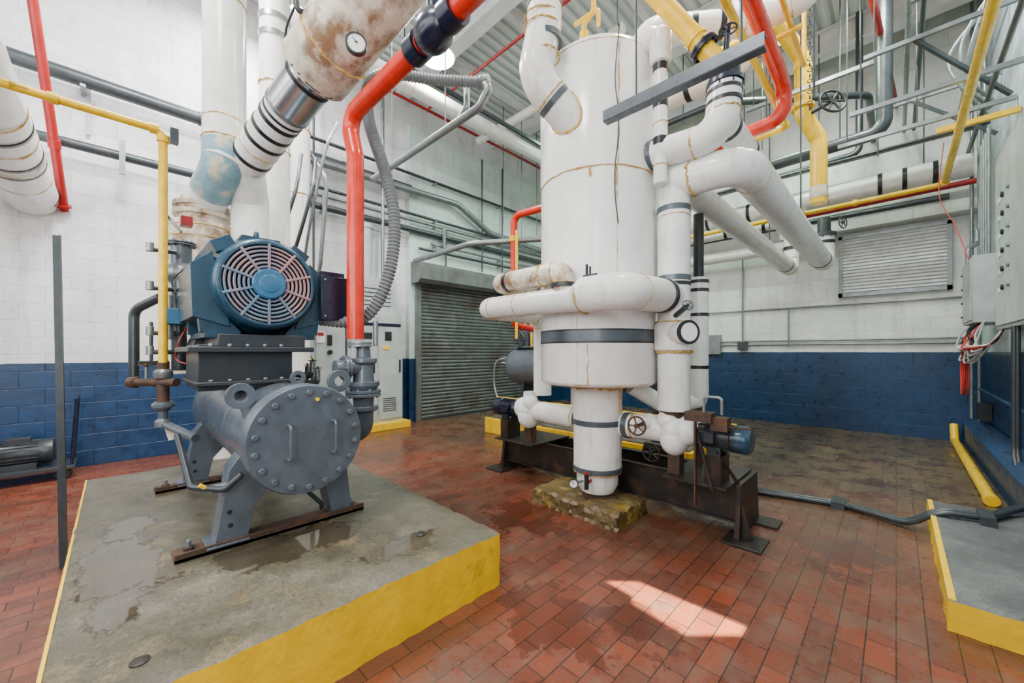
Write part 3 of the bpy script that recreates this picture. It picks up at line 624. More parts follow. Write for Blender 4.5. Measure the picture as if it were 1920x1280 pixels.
def pump(name,x,s,mmat,endm):
    b=B(name); c=V((x,3.4,PZ)); a=V((s,0,0))
    b.sphere(c,.165,'tankw',(.75,1,1)); b.sphere(c+V((0,-.02,-.06)),.15,'tankw',(.8,1,1)); b.sphere(c+a*.10+V((0,0,.02)),.13,'tankw',(.9,1,1)); b.sphere(c+V((-.04*s,-.05,.09)),.10,'tankw')
    b.cyl(c,c+V((0,0,.22)),.10,'tankw',.08)
    b.cyl(c-a*.05,V((TX+(.2 if s>0 else -.2),3.34,PZ)),.112,'white'); 
    b.band(V((TX+.27*s,3.35,PZ)),a,.12,.05,'gtape'); b.goo(c-a*.15,a,.114); b.goo(V((TX+.33*s,3.35,PZ)),a,.113)
    b.cyl(c+a*.12,c+a*.22,.04,'rust'); b.cyl(c+a*.15,c+a*.17,.09,'rust')
    b.lathe(c+a*.20,a,[(0,.04),(0,.085),(.02,.10),(.04,.095),(.24,.095),(.25,.108),(.28,.108)],mmat,32)
    b.lathe(c+a*.48,a,[(0,.110),(.07,.110),(.10,.088),(.102,.03)],endm,32)
    for i in range(24):
        t=2*math.pi*i/24; u=V((0,math.cos(t),math.sin(t))); b.beam(c+a*.25+u*.099,c+a*.44+u*.099,.005,.018,mmat,up=u)
    for dy in (-.08,.08): b.box((c+a*.33+V((-.05,dy-.015,-.14))),(c+a*.33+V((.05,dy+.015,-.07))),mmat)
    b.box(V((c.x+s*.33-.06,3.29,.458)),V((c.x+s*.33+.06,3.51,PZ-.14)),'skid')
    b.box(c+V((-.05,-.05,-(PZ-.458))),c+V((.05,.05,-.1)),'rust')
    b.box(c+a*.30+V((-.05,-.16,-.03)),c+a*.30+V((.05,-.09,.05)),mmat)
    b.done(.002)
pump('circulation_pump',-1.36,1,'machd','blue'); pump('circulation_pump',-3.05,-1,'navy','navy')
b=B('pump_bracket')
b.beam((-1.12,3.18,.30),(-1.12,3.18,1.0),.035,.012,'rust',up=(1,0,0)); b.beam((-1.12,3.20,.90),(-1.0,3.20,.44),.02,.02,'skid'); b.box((-1.2,3.16,.96),(-1.0,3.3,1.03),'rust')
b.pipe([(-1.08,3.25,1.03),(-1.08,3.25,1.15),(-.95,3.25,1.15),(-.95,3.25,1.02)],.012,'galv',.03); b.cyl((-1.14,3.3,.92),(-.74,3.22,.94),.008,'rust')
b.box((-1.02,3.2,.90),(-.90,3.3,1.0),'rust'); b.beam((-.9,3.5,.44),(-1.0,3.3,.72),.015,.02,'skid'); b.done()
b=B('gate_valve_handwheel'); c=V((-1.58,3.12,PZ+.05))
b.chandwheel(c,(0,-1,0),.078,'rust'); b.cyl(c,c+V((0,.2,0)),.014,'rust')
b.lathe(c+V((0,.12,0)),(0,1,0),[(0,.03),(.02,.05),(.08,.06),(.12,.08)],'white'); b.done()
b=B('gate_valve_handwheel'); c=V((-1.62,3.48,.57)); b.chandwheel(c,(0,-1,0),.08,'skid'); b.cyl(c,c+V((0,.2,0)),.014,'skid'); b.cyl(c+V((-.15,.2,0)),c+V((.15,.2,0)),.05,'skid'); b.done()
# crumbling plinth
b=B('tank_plinth')
rnd=random.Random(5); nx,ny=36,20; x0,x1,y0,y1,h=-2.60,-1.66,2.93,3.47,.145
vs=[];fs=[];grid={}
for i in range(nx+1):
    for j in range(ny+1):
        e=(i in(0,nx)) or (j in(0,ny)); grid[i,j]=len(vs)
        vs.append(V((x0+(x1-x0)*i/nx+rnd.uniform(-.01,.01),y0+(y1-y0)*j/ny+rnd.uniform(-.01,.01),h+rnd.uniform(-.012,.006)-(rnd.uniform(0,.025) if e else 0))))
fs=[(grid[i,j],grid[i+1,j],grid[i+1,j+1],grid[i,j+1]) for i in range(nx) for j in range(ny)]
per=[(i,0) for i in range(nx)]+[(nx,j) for j in range(ny)]+[(i,ny) for i in range(nx,0,-1)]+[(0,j) for j in range(ny,0,-1)]
prev=[grid[p] for p in per]
for z in (.11,.08,.05,.025,0):
    cur=[]
    for (i,j) in per:
        q=V((x0+(x1-x0)*i/nx,y0+(y1-y0)*j/ny,z)); q.x+=rnd.uniform(-.018,.018); q.y+=rnd.uniform(-.018,.018); cur.append(len(vs)); vs.append(q)
    n=len(per); fs+=[(prev[k],cur[k],cur[(k+1)%n],prev[(k+1)%n]) for k in range(n)]; prev=cur
fs.append(tuple(prev)); b.add(vs,fs,'block'); b.done()
# ------------------------------------------------------------------ rear horizontal tank
b=B('expansion_tank'); EY=5.2
b.lathe((-5.15,EY,1.25),(1,0,0),[(0,.04),(.03,.16),(.09,.26),(.18,.32),(.25,.335),(3.15,.335),(3.22,.32),(3.31,.26),(3.37,.16),(3.4,.04)],'mach',48)
for x in (-4.7,-2.3):
    b.prism([(EY-.25,.30),(EY+.25,.30),(EY+.2,1.0),(EY-.2,1.0)],lambda y,z:V((x,y,z)),(.06,0,0),'machd')
b.cyl((-4.8,EY,1.5),(-4.8,EY,1.64),.06,'mach'); b.cyl((-5.14,EY-.15,1.3),(-5.2,EY-.2,1.3),.02,'galv')
b.box((-4.9,EY-.2,1.58),(-3.9,EY+.2,1.60),'mach')
b.sweep(spline([(-5.16,EY-.1,1.4),(-5.35,EY-.2,1.3),(-5.4,EY-.2,.9),(-5.2,EY-.25,.6),(-4.9,EY-.3,.5)]),.018,'galv',8); b.done()
b=B('air_compressor')
b.cyl((-4.75,EY,1.6),(-4.75,EY,1.9),.1,'mach'); 
for z in (1.66,1.70,1.74,1.78,1.82,1.86): b.band((-4.75,EY,z),(0,0,1),.14,.015,'mach')
b.chandwheel((-4.75,EY-.2,1.72),(0,1,0),.12,'machd'); b.cyl((-4.45,EY,1.72),(-4.1,EY,1.72),.11,'machd'); b.pipe([(-4.7,EY-.1,1.9),(-4.7,EY-.1,2.1),(-4.55,EY-.1,2.1),(-4.55,EY-.1,1.5)],.02,'yellow'); b.done()
b=B('yellow_drain_line'); b.cyl((-4.9,4.6,.72),(-1.2,4.6,.72),.022,'yellow'); b.cyl((-4.6,4.6,.0),(-4.6,4.6,.72),.015,'galv'); b.cyl((-1.9,4.6,0),(-1.9,4.6,.72),.015,'galv'); b.done()
b=B('red_riser_pipe')
b.pipe([(-2.9,4.2,3.50),(-4.1,4.2,3.55),(-4.1,4.2,1.9),(-4.15,4.9,1.85)],.052,'red',.12,24); b.band((-4.1,4.2,3.2),(0,0,1),.07,.08,'yellow'); b.cyl((-4.0,4.15,1.7),(-4.0,4.15,3.3),.02,'yellow'); b.done()
b=B('insulated_cross_pipe'); b.cyl((-4.35,6.2,0),(-4.35,6.2,2.2),.13,'white'); b.pipe([(-4.9,6.2,2.6),(-4.35,6.2,2.75),(-2.5,6.2,2.75)],.15,'white',.2); b.gauge((-3.75,5.75,2.85),(.5,-.85,0),.11); b.cyl((-3.75,5.78,2.85),(-3.7,6.1,2.8),.02,'galv')
for x in (-4.1,-3.5): b.band((x,6.2,2.75),(1,0,0),.156,.04,'black')
b.done()
# ------------------------------------------------------------------ roller door
b=B('door_1'); x=XL+.15
b.box((x,4.55,0),(x+.06,4.68,3.1),'shutter'); b.box((x,8.1,0),(x+.06,8.22,3.1),'shutter')
for i in range(38):
    z=.03+i*.081
    b.prism([(z,0),(z+.015,.026),(z+.05,.034),(z+.074,.006),(z+.078,0)],lambda zz,d:V((x+.01+d,4.68,zz)),(0,3.42,0),'shutter')
b.box((x+.0,4.66,0),(x+.05,8.12,.05),'machd')
b.prism([(x,2.98),(x+.30,2.98),(x+.38,3.05),(x+.38,3.32),(x+.28,3.42),(x,3.45)],lambda a,z:V((a,4.45,z)),(0,3.9,0),'shutter')
b.done(.004)
# ------------------------------------------------------------------ electrical cabinets
X0=XL+.01
b=B('electrical_cabinet'); b.box((X0,2.95,.14),(-7.1,4.05,2.25),'cab')
for y in (3.0,3.54): b.box((-7.1,y,.2),(-7.08,y+.5,2.18),'cab'); b.box((-7.08,y+.42,1.1),(-7.06,y+.45,1.35),'blk')
b.box((-7.08,3.1,2.0),(-7.075,4.0,2.06),'navy'); b.box((-7.08,3.1,1.4),(-7.07,3.3,1.65),'wlabel'); b.box((-7.08,3.14,1.75),(-7.07,3.4,1.87),'blk'); b.box((-7.08,3.62,1.55),(-7.07,3.75,1.62),'ylabel'); b.box((-7.08,3.66,1.72),(-7.07,3.8,1.9),'blk')
for i in range(7): b.box((-7.08,3.62,.35+i*.04),(-7.075,3.9,.365+i*.04),'blk')
b.box((X0,3.2,2.25),(-7.2,3.95,2.95),'cab'); b.cyl((-7.35,3.4,2.95),(-7.35,3.4,3.9),.12,'cab'); b.cyl((-7.35,3.4,3.9),(-7.35,3.4,3.98),.14,'cab'); b.cyl((-7.35,3.75,2.95),(-7.35,3.75,ZC),.035,'galv')
for i in range(5): b.box((-7.2,3.3,2.4+i*.08),(-7.195,3.85,2.42+i*.08),'dgalv')
b.done(.006)
b=B('electrical_cabinet'); b.box((X0,1.85,.14),(-7.1,2.9,2.2),'cab')
for y in (1.9,2.4): b.box((-7.1,y,.2),(-7.08,y+.46,2.12),'cab')
b.box((-7.08,1.95,1.85),(-7.07,2.1,2.0),'wlabel')
b.box((-7.08,2.40,1.66),(-7.07,2.54,1.86),'wlabel'); b.box((-7.08,2.42,1.78),(-7.068,2.52,1.84),'dred'); b.box((-7.08,2.58,1.62),(-7.06,2.66,1.80),'blk'); b.cyl((-7.08,2.62,1.5),(-7.03,2.62,1.5),.04,'blk')
b.box((-7.08,2.15,1.62),(-7.07,2.28,1.84),'wlabel'); b.cyl((-7.075,2.215,1.74),(-7.068,2.215,1.74),.035,'rwire')
b.prism([(2.09,1.34),(2.37,1.34),(2.23,1.58)],lambda y,z:V((-7.08,y,z)),(.006,0,0),'blk'); b.prism([(2.12,1.358),(2.34,1.358),(2.23,1.548)],lambda y,z:V((-7.074,y,z)),(.004,0,0),'ylabel')
b.prism([(2.238,1.51),(2.205,1.445),(2.228,1.445),(2.215,1.38),(2.257,1.465),(2.232,1.465)],lambda y,z:V((-7.070,y,z)),(.002,0,0),'blk')
b.done(.006)
b=B('electrical_cabinet'); b.box((X0,1.1,.14),(-7.15,1.8,2.0),'cab'); b.box((-7.15,1.15,.2),(-7.13,1.75,1.95),'cab'); b.done(.006)
# ------------------------------------------------------------------ pipes on left wall
b=B('service_pipe'); b.cyl((-7.38,-3.4,4.97),(-7.38,4.4,4.97),.088,'dgalv')
for y in (-.3,2.2): b.beam((-7.59,y,4.86),(-7.28,y,4.86),.05,.03,'galv')
for y in (-1.2,.9,3.): b.band((-7.38,y,4.97),(0,1,0),.10,.1,'dgalv')
b.done()
b=B('service_pipe'); b.cyl((-7.38,-3.4,4.12),(-7.38,9.6,4.12),.06,'dgalv')
for y in (.05,2.6,5.2,7.6): b.beam((-7.45,y,4.03),(-7.28,y,4.03),.05,.03,'galv'); b.box((-7.31,y-.03,3.85),(-7.27,y+.03,4.3),'galv')
b.done()
b=B('conduit'); b.pipe([(-7.3,1.5,4.85),(-7.3,5.6,4.95),(-7.3,6.6,4.5),(-7.3,9.6,4.4)],.07,'galv',.4); b.done()
for i,(z,y0) in enumerate(((4.45,2.2),(4.32,2.2),(3.75,4.6),(3.9,4.9),(5.3,2.0))):
    b=B('conduit'); b.cyl((-7.36,y0,z),(-7.36,9.7,z),.03,'galv' if i%2 else 'dgalv'); 
    for y in (5,7): b.beam((-7.46,y,z-.04),(-7.3,y,z-.04),.04,.02,'galv')
    b.done()
for y,z0,z1 in ((2.0,2.2,4.4),(2.15,2.2,4.9),(2.45,2.2,ZC),(5.3,3.45,4.3),(6.4,3.5,6.3),(7.1,3.5,6.3)):
    b=B('conduit'); b.cyl((-7.36,y,z0),(-7.36,y,z1),.02,'dgalv'); b.done()
b=B('conduit'); b.pipe([(-7.1,2.3,2.25),(-6.6,2.3,2.9),(-6.3,2.3,4.2),(-6.7,2.1,4.8)],.03,'galv',.5); b.done()
b=B('power_cable'); b.sweep(spline([(-7.3,1.4,2.2),(-6.4,1.5,2.7),(-5.9,1.7,3.6),(-6.2,1.9,4.4)]),.024,'dgalv',10); b.sweep(spline([(-7.3,1.55,2.2),(-6.3,1.7,2.6),(-5.7,1.85,3.6),(-6.2,2.1,4.4)]),.024,'dgalv',10); b.sweep(spline([(-6.9,2.1,2.2),(-6.0,1.9,3.0),(-5.6,2.0,4.2),(-5.9,2.3,4.9)]),.02,'galv',10); b.done()
b=B('insulated_branch_pipe'); Y=-.74
b.cyl((-7.59,Y,3.42),(-2.5,Y-.0,3.46),.235,'tankw',segs=40)
for x in (-7.4,-6.2,-5.95,-5.3): b.band((x,Y,3.43),(1,0,0),.240,.045,'black',36)
b.band((-6.07,Y,3.43),(1,0,0),.238,.2,'whited',36)
for x in (-6.7,-5.6,-5.0): b.goo((x,Y,3.43),(1,0,0),.236,'tan',.006)
b.done()
b=B('insulated_branch_pipe'); b.cyl((-7.59,-1.27,3.30),(-2.5,-1.27,3.4),.2,'tankw',segs=36); b.band((-7.45,-1.27,3.3),(1,0,0),.207,.05,'black',36); b.done()
b=B('red_sprinkler_drop'); b.sweep([(-7.55,-.47,3.30),(-5.9,-.68,6.0)],.045,'dred',16); 
D3=V((1.65,-.21,2.7)).normalized(); b.band(V((-7.55,-.47,3.3))+D3*.8,D3,.057,.1,'dred'); b.band(V((-7.55,-.47,3.3))+D3*.06,D3,.07,.03,'dred'); b.done()
b=B('grey_elbow_duct'); b.pipe([(-7.05,.95,3.2),(-7.05,.95,4.5),(-7.05,1.35,4.5)],.11,'galv',.2); b.done()
b=B('wall_mounted_thermometer'); b.box((-7.58,-.28,4.35),(-7.54,-.24,5.2),'cab'); b.done()
# ------------------------------------------------------------------ overhead lines, left-centre
b=B('overhead_insulated_pipe'); b.cyl((-5.85,1.5,6.0),(-5.85,9.8,6.0),.135,'tankw'); 
for y in (3.5,5.2,7.5): b.goo((-5.85,y,6.0),(0,1,0),.136,'tan',.005)
b.done()
b=B('overhead_strut'); b.beam((-5.2,2.8,5.75),(-5.2,6.4,5.75),.05,.06,'dgalv'); 
for y in (3,6.2): b.cyl((-5.2,y,5.75),(-5.2,y,ZC),.01,'dgalv')
b.done()
b=B('overhead_conduit'); b.pipe([(-2.72,2.37,3.99),(-2.62,2.37,3.90),(-2.75,2.37,3.78),(-4.9,2.37,3.78)],.038,'galv',.05); b.lathe((-2.78,2.37,4.0),(1,0,0),[(0,.05),(.05,.06),(.1,.06),(.14,.03)],'galv'); b.beam((-3.3,2.37,3.74),(-3.3,2.37,3.9),.03,.08,'galv')
b.cyl((-3.3,2.37,3.78),(-3.3,2.37,ZC),.006,'galv',segs=8); b.cyl((-4.4,2.37,3.78),(-4.4,2.37,ZC),.006,'galv',segs=8)
b.pipe([(-2.95,2.37,4.05),(-2.95,2.37,3.86),(-3.05,2.37,3.80)],.03,'galv',.05); b.done()
b=B('overhead_conduit'); b.pipe([(-6.4,3.9,3.2),(-4.9,4.0,3.25),(-3.6,5.2,3.35),(-2.9,5.6,3.4)],.045,'galv',.3); b.done()
b=B('insulated_cross_pipe'); b.cyl((-6.9,5.9,6.4),(-4.0,5.9,6.4),.09,'white'); b.done()
b=B('insulated_cross_pipe'); b.cyl((-6.2,7.6,4.9),(-3.0,7.6,5.0),.12,'tankw'); b.band((-4.0,7.6,4.97),(1,0,0),.127,.1,'gtape'); b.done()
b=B('red_sprinkler_main'); b.cyl((-6.9,1.8,6.5),(-6.9,9.8,6.5),.03,'dred'); b.cyl((-6.9,4.5,6.5),(-2,4.5,6.5),.026,'dred'); b.done()
for (x,y,z) in ((-5.0,7.6,5.0),(-3.6,7.6,5.1),(-6.6,6.4,4.5),(-6.2,6.6,3.9),(-6.6,7.6,4.5)):
    b=B('hanger_rod'); b.cyl((x,y,z),(x,y,ZC),.008,'dgalv',segs=8); b.done()
# ------------------------------------------------------------------ overhead lines, right
b=B('yellow_chilled_main'); VX=-.93
b.pipe([(VX,3.25,3.66),(-1.03,3.19,3.80),(-1.8,2.83,5.05)],.070,'yellow',.08,28)
b.lathe((VX,3.25,3.50),(0,0,1),[(0,.10),(.02,.13),(.05,.13),(.05,.085),(.10,.105),(.15,.105),(.2,.07)],'navy',28)
b.bolts((VX,3.25,3.49),(0,0,1),.112,8,.011,.08,'navy'); b.cyl((VX,3.25,3.65),(VX+.02,3.26,3.98),.02,'navy'); b.chandwheel((VX+.02,3.26,3.95),(0,0,1),.06,'navy')
D4=V((-.77,-.36,1.25)).normalized(); q=V((-1.03,3.19,3.80))
b.flange(q+D4*.05,D4,.105,'navy',.02); b.band(q+D4*.16,D4,.08,.05,'yellow'); b.done()
b=B('yellow_overhead_line'); b.pipe([(-.9,2.0,4.09),(-.9,5.43,4.09),(-2.2,5.43,4.0)],.03,'yellow',.06); b.band((-.9,5.36,4.09),(0,1,0),.042,.05,'yellow'); b.band((-.97,5.43,4.09),(1,0,0),.042,.05,'yellow'); b.done()
b=B('yellow_overhead_line'); b.cyl((-2.6,4.3,4.35),(-.6,4.3,4.42),.025,'yellow'); b.pipe([(-.68,2.4,4.45),(-.68,5.0,4.45),(-.68,5.0,5.2)],.022,'yellow',.06); b.done()
b=B('yellow_overhead_line'); b.torus((-.95,4.05,5.0),(.5,-.8,.2),.22,.022,'yellow'); b.pipe([(-1.6,4.6,4.75),(-1.1,4.6,4.75),(-1.1,4.6,ZC)],.05,'yellow',.1); b.done()
b=B('red_overhead_pipe'); b.pipe([(-.80,2.2,4.28),(-.80,4.7,4.15),(-.80,4.7,3.85),(-2.2,4.7,3.75)],.066,'red',.16,24); b.done()
b=B('yellow_large_pipe'); b.pipe([(-1.75,5.0,6.9),(-.94,6.8,5.64),(-.94,6.8,4.85),(-.78,6.96,4.5),(-.78,6.96,3.6)],.10,'yellow',.16,28)
b.flange((-.94,6.8,4.95),(0,0,1),.14,'yellow',.02); b.band((-.94,6.8,5.5),(0,0,1),.11,.04,'yellow'); b.band((-.78,6.96,3.75),(0,0,1),.105,.16,'whited')
b.chandwheel((-.60,6.65,4.82),(.6,-.7,.2),.16,'blk',6); b.cyl((-.60,6.65,4.82),(-.88,6.8,4.82),.02,'blk'); b.done()
b=B('dark_drain_pipe'); b.pipe([(-.12,7.6,ZC),(-.12,7.6,4.62),(-2.6,7.6,4.55)],.09,'dgalv',.18); b.done()
b=B('dark_drain_pipe'); b.pipe([(-.45,8.9,ZC),(-.45,8.9,4.9),(-3.2,8.9,4.8)],.05,'dgalv',.12); b.done()
b=B('dark_service_line'); b.cyl((-4.5,9.3,3.98),(.6,9.3,3.98),.05,'dgalv'); b.done()
b=B('back_insulated_header'); b.cyl((-4.2,9.35,4.42),(.85,9.35,4.42),.18,'white',segs=36)
for x in (-3,-2.2,-.2,.1,.45): b.band((x,9.35,4.42),(1,0,0),.187,.06,'black')
for x in (-1.6,-.9): b.goo((x,9.35,4.42),(1,0,0),.182,'tan',.01)
b.done()
b=B('insulated_return_header'); b.cyl((-4.5,9.5,3.62),(-1.0,9.5,3.62),.12,'white',segs=32); b.cyl((-4.5,9.2,4.05),(-1.6,9.2,4.05),.11,'white',segs=32)
for x in (-2.6,-1.9): b.band((x,9.2,4.05),(1,0,0),.117,.06,'black')
b.done()
b=B('red_back_pipe'); b.cyl((-1.6,9.0,4.02),(.85,9.0,4.06),.042,'dred'); b.done()
b=B('yellow_back_pipe'); b.pipe([(-3.4,8.85,4.02),(.52,8.85,4.06),(.52,1.5,4.15)],.040,'yellow',.08); b.band((.52,8.75,4.06),(0,1,0),.056,.06,'yellow'); b.band((-.5,8.85,4.05),(1,0,0),.054,.06,'yellow'); b.done()
b=B('yellow_strut'); b.beam((.35,7.1,4.22),(.99,7.1,4.22),.06,.06,'yellow'); b.done()
b=B('trim_1'); b.box((-1.7,9.55,3.78),(XR-.01,9.9,3.98),'wb'); b.done()  # ledge beam along the back wall
for (p,q) in (((-.6,7.3,4.45),(.99,7.3,4.45)),((-.2,8.2,5.2),(.99,8.2,5.2)),((-.4,6.2,4.35),(.99,6.2,4.35)),((.1,5.4,4.9),(.99,5.4,4.9)),((-.3,6.8,5.3),(.99,6.8,5.3)),((-1.6,6.6,5.1),(-.2,6.6,5.1)),((-.5,5.9,5.9),(.99,5.9,5.9))):
    b=B('strut_trapeze'); b.beam(p,q,.045,.05,'galv'); b.cyl(V(p)+V((.1,0,0)),(p[0]+.1,p[1],ZC),.008,'dgalv',segs=8); b.done()
b=B('strut_brace'); b.beam((.15,6.8,5.3),(.95,7.3,4.5),.04,.04,'dgalv'); b.beam((.15,8.2,5.2),(.95,8.2,4.4),.04,.04,'dgalv'); b.beam((-.35,5.9,5.9),(-.1,6.2,6.9),.06,.04,'dgalv'); b.beam((-1.7,6.3,6.2),(-1.2,7.0,7.2),.06,.04,'dgalv'); b.done()
for i in range(6):
    b=B('ceiling_conduit'); b.cyl((-3.6,8.25+.11*i,4.60+.035*i),(.9,8.25+.11*i,4.60+.035*i),.024,'galv' if i%2 else 'dgalv'); b.done()
for i,(x,z) in enumerate(((.80,4.62),(.72,5.35),(.86,5.95),(.10,5.40),(.22,5.40))):
    b=B('ceiling_conduit'); b.cyl((x,3.0,z),(x,9.8,z),.026,'galv' if i%2 else 'dgalv'); b.done()
b=B('ceiling_conduit'); b.pipe([(-3.4,6.6,5.4),(-2.0,6.6,5.4),(-.3,8.0,5.4),(-.3,9.8,5.4)],.05,'dgalv',.3); b.done()
b=B('dark_red_sprinkler_line'); b.pipe([(-.5,6.0,ZC),(-.2,7.0,6.0),(.0,9.8,5.9)],.04,'dred',.2); b.done()
b=B('chain_hoist'); 
for k in range(60): b.torus((-.62,4.9,ZC-.1-.055*k),(1,0,0) if k%2 else (0,1,0),.018,.005,'dgalv',10,5)
b.done()
for (x,y,z) in ((-1.0,8.95,4.9),(-2.2,8.95,4.9),(-.2,8.2,4.5),(.3,8.7,4.4),(-.85,6.0,3.05),(-1.3,6.6,3.0),(-.6,7.6,4.6),(-1.6,7.6,4.6),(-1.1,5.43,4.1),(-.55,4.6,3.9),(-2.9,7.6,4.6),(.2,7.6,4.6)):
    b=B('threaded_rod'); b.cyl((x,y,z),(x,y,ZC),.009,'dgalv',segs=8); b.done()
b=B('strut_channel'); Y=2.42
b.beam((-1.48,Y,3.17),(-.50,Y,3.17),.008,.072,'mach'); b.beam((-1.48,Y+.03,3.206),(-.50,Y+.03,3.206),.06,.008,'mach'); b.beam((-1.48,Y+.03,3.134),(-.50,Y+.03,3.134),.06,.008,'mach')
b.cyl((-.62,Y+.04,3.17),(-.62,Y+.04,ZC),.008,'dgalv',segs=8); b.cyl((-1.25,Y+.04,3.17),(-1.25,Y+.04,ZC),.008,'dgalv',segs=8)
b.done()
b=B('insulated_ceiling_pipe'); b.pipe([(-1.75,3.6,4.25),(-1.75,3.6,4.62),(-1.0,4.2,4.62),(-.5,4.25,4.62),(-.5,4.25,ZC)],.12,'white',.16,28,'tan'); b.band((-1.2,4.04,4.62),(.8,.6,0),.126,.05,'black'); b.band((-1.4,3.88,4.62),(.8,.6,0),.126,.05,'black'); b.done()
b=B('insulated_ceiling_pipe'); b.pipe([(-3.2,4.9,4.7),(-1.2,4.9,4.7),(-1.2,4.9,ZC)],.13,'white',.2,28,'tan'); b.band((-1.8,4.9,4.7),(1,0,0),.136,.06,'black'); b.band((-2.3,4.9,4.7),(1,0,0),.136,.06,'black'); b.done()
b=B('insulated_ceiling_pipe'); b.cyl((-1.1,3.75,3.55),(-1.1,6.4,3.55),.12,'white'); 
for y in (3.9,4.5): b.band((-1.1,y,3.55),(0,1,0),.126,.05,'black')
b.done()
b=B('gas_valve_cluster'); b.pipe([(-2.0,2.95,4.2),(-2.0,2.95,4.45),(-1.9,2.95,4.5),(-1.9,2.95,5.2)],.022,'yellow',.05); b.cyl((-2.0,2.95,4.3),(-2.0,2.95,4.37),.04,'yellow'); b.pipe([(-2.1,2.95,4.5),(-1.85,2.95,4.5),(-1.85,2.95,4.35)],.018,'yellow',.04); b.done()
# ------------------------------------------------------------------ back wall items
b=B('window_2'); y=9.86
b.box((-.75,y,2.62),(.62,9.9,3.70),'cab')
for lo,hi in (((-.80,y-.04,2.56),(.67,9.9,2.63)),((-.80,y-.04,3.66),(.67,9.9,3.72)),((-.80,y-.04,2.56),(-.74,9.9,3.72)),((.61,y-.04,2.56),(.67,9.9,3.72))): b.box(lo,hi,'galv')
for i in range(17): b.prism([(y-.002,2.64+i*.061),(y-.03,2.645+i*.061),(y-.002,2.69+i*.061)],lambda yy,z:V((-.74,yy,z)),(1.35,0,0),'wlabel')
b.done()
for z in (2.42,1.66,1.74):
    b=B('electrical_conduit'); b.cyl((-3.8,9.86,z),(.9,9.86,z),.018,'galv'); b.done()
b=B('electrical_conduit'); b.cyl((-2.45,9.84,1.6),(-2.45,9.84,3.6),.018,'galv'); b.box((-2.54,9.78,1.55),(-2.36,9.89,1.72),'dgalv'); b.done()
b=B('electrical_conduit'); b.cyl((-1.6,9.84,1.6),(-1.6,9.84,2.4),.015,'galv'); b.box((-3.3,9.80,1.45),(-2.9,9.89,1.9),'galv'); b.done()
# ------------------------------------------------------------------ right wall items
b=B('trim_2'); b.prism([(XR-.01,0),(.78,0),(.78,.34),(.86,.42),(XR-.01,.44)],lambda x,z:V((x,5.2,z)),(0,4.65,0),'wr'); b.done()  # sloped ledge along the foot of the right wall
b=B('yellow_floor_pipe'); b.pipe([(.66,5.95,.055),(.68,9.6,.055),(.68,9.75,.3)],.05,'yellow',.08); b.band((.66,6.0,.055),(0,1,0),.058,.08,'yellow'); b.done()
b=B('control_panel'); b.box((.84,5.6,1.76),(XR-.01,7.2,3.75),'cab'); b.box((.82,5.63,1.80),(.84,7.17,3.71),'cab')
for k in range(6): b.cyl((.82,6.7,2.2+k*.2),(.80,6.7,2.2+k*.2),.03,'blk'); b.box((.815,6.85,2.16+k*.2),(.82,7.0,2.22+k*.2),'wlabel'); b.cyl((.82,6.4,2.2+k*.2),(.80,6.4,2.2+k*.2),.025,'galv')
for z in (1.95,2.75,3.55): b.cyl((.83,7.19,z-.05),(.83,7.19,z+.05),.012,'galv')
b.done(.005)
b=B('junction_box'); b.box((.70,7.75,1.88),(XR-.01,8.7,2.75),'cab'); b.box((.685,7.78,1.91),(.70,8.67,2.72),'cab')
for k in range(4): b.cyl((.85,7.9+k*.2,2.75),(.85,7.9+k*.2,4.4),.02,'galv'); b.cyl((.685,8.62,2.0+.2*k),(.67,8.62,2.0+.2*k),.015,'blk')
b.pipe([(.72,8.4,2.75),(.72,8.4,2.95),(.85,8.9,3.1),(.85,8.9,3.3)],.03,'galv',.08)
b.done(.005)
b=B('cable_bundle')
rnd=random.Random(11)
for i in range(26):
    y=7.75+.035*i; b.sweep(spline([(.80,y,1.9),(.74+rnd.uniform(-.09,.05),y-.1,1.7+rnd.uniform(-.06,.05)),(.70+rnd.uniform(-.12,.05),y-.35,1.52+rnd.uniform(-.18,.08)),(.78,7.1+rnd.uniform(-.1,.1),1.60),(.86,6.95,1.78)]),.010,('cab','wlabel','rwire','blk')[i%4],6)
for i in range(11):
    cx=V((.68,8.35,1.30)); b.sweep([cx+V((.03*math.sin(i*2),(.13+.015*math.sin(i))*math.cos(t),(.29+.01*math.cos(i*3))*math.sin(t)-.012*i)) for t in [k*math.pi/12 for k in range(24)]],.008,'rwire',6,closed=True)
b.sweep(spline([(.68,8.35,1.6),(.76,8.2,1.75),(.8,8.1,1.9)]),.012,'rwire',6)
b.sweep(spline([(.5,8.6,4.6),(.45,8.5,3.8),(.6,8.4,3.3),(.72,8.3,2.76)]),.006,'rwire',6)
b.done()
b=B('floor_conduit')
for k in range(2):
    o=k*.07; b.pipe([(-1.15,4.72+o,.03),(-.35,4.90+o,.03),(.08,4.72+o,.04),(.24,4.68+o,.205),(.5,4.75+o,.205),(.80-o*.3,5.35,.22),(.86-o*.3,6.15,.30),(.86-o*.3,6.3,.50),(.86-o*.3,6.3,1.76)],.022,'dgalv',.2)
b.box((-.45,4.82,0),(-.35,5.04,.065),'dgalv'); b.box((.46,4.66,.17),(.54,4.90,.24),'dgalv'); b.done()
b=B('power_conduit'); b.cyl((.9,5.8,.9),(.9,9.7,.95),.02,'wr'); b.box((.86,8.9,.5),(.99,9.1,.75),'blk'); b.done()
for y,x in ((9.2,.9),(8.9,.92),(5.4,.92),(9.5,.85)):
    b=B('power_conduit'); b.cyl((x,y,.45 if y>9 else 2.8),(x,y,ZC),.022,'galv'); b.done()
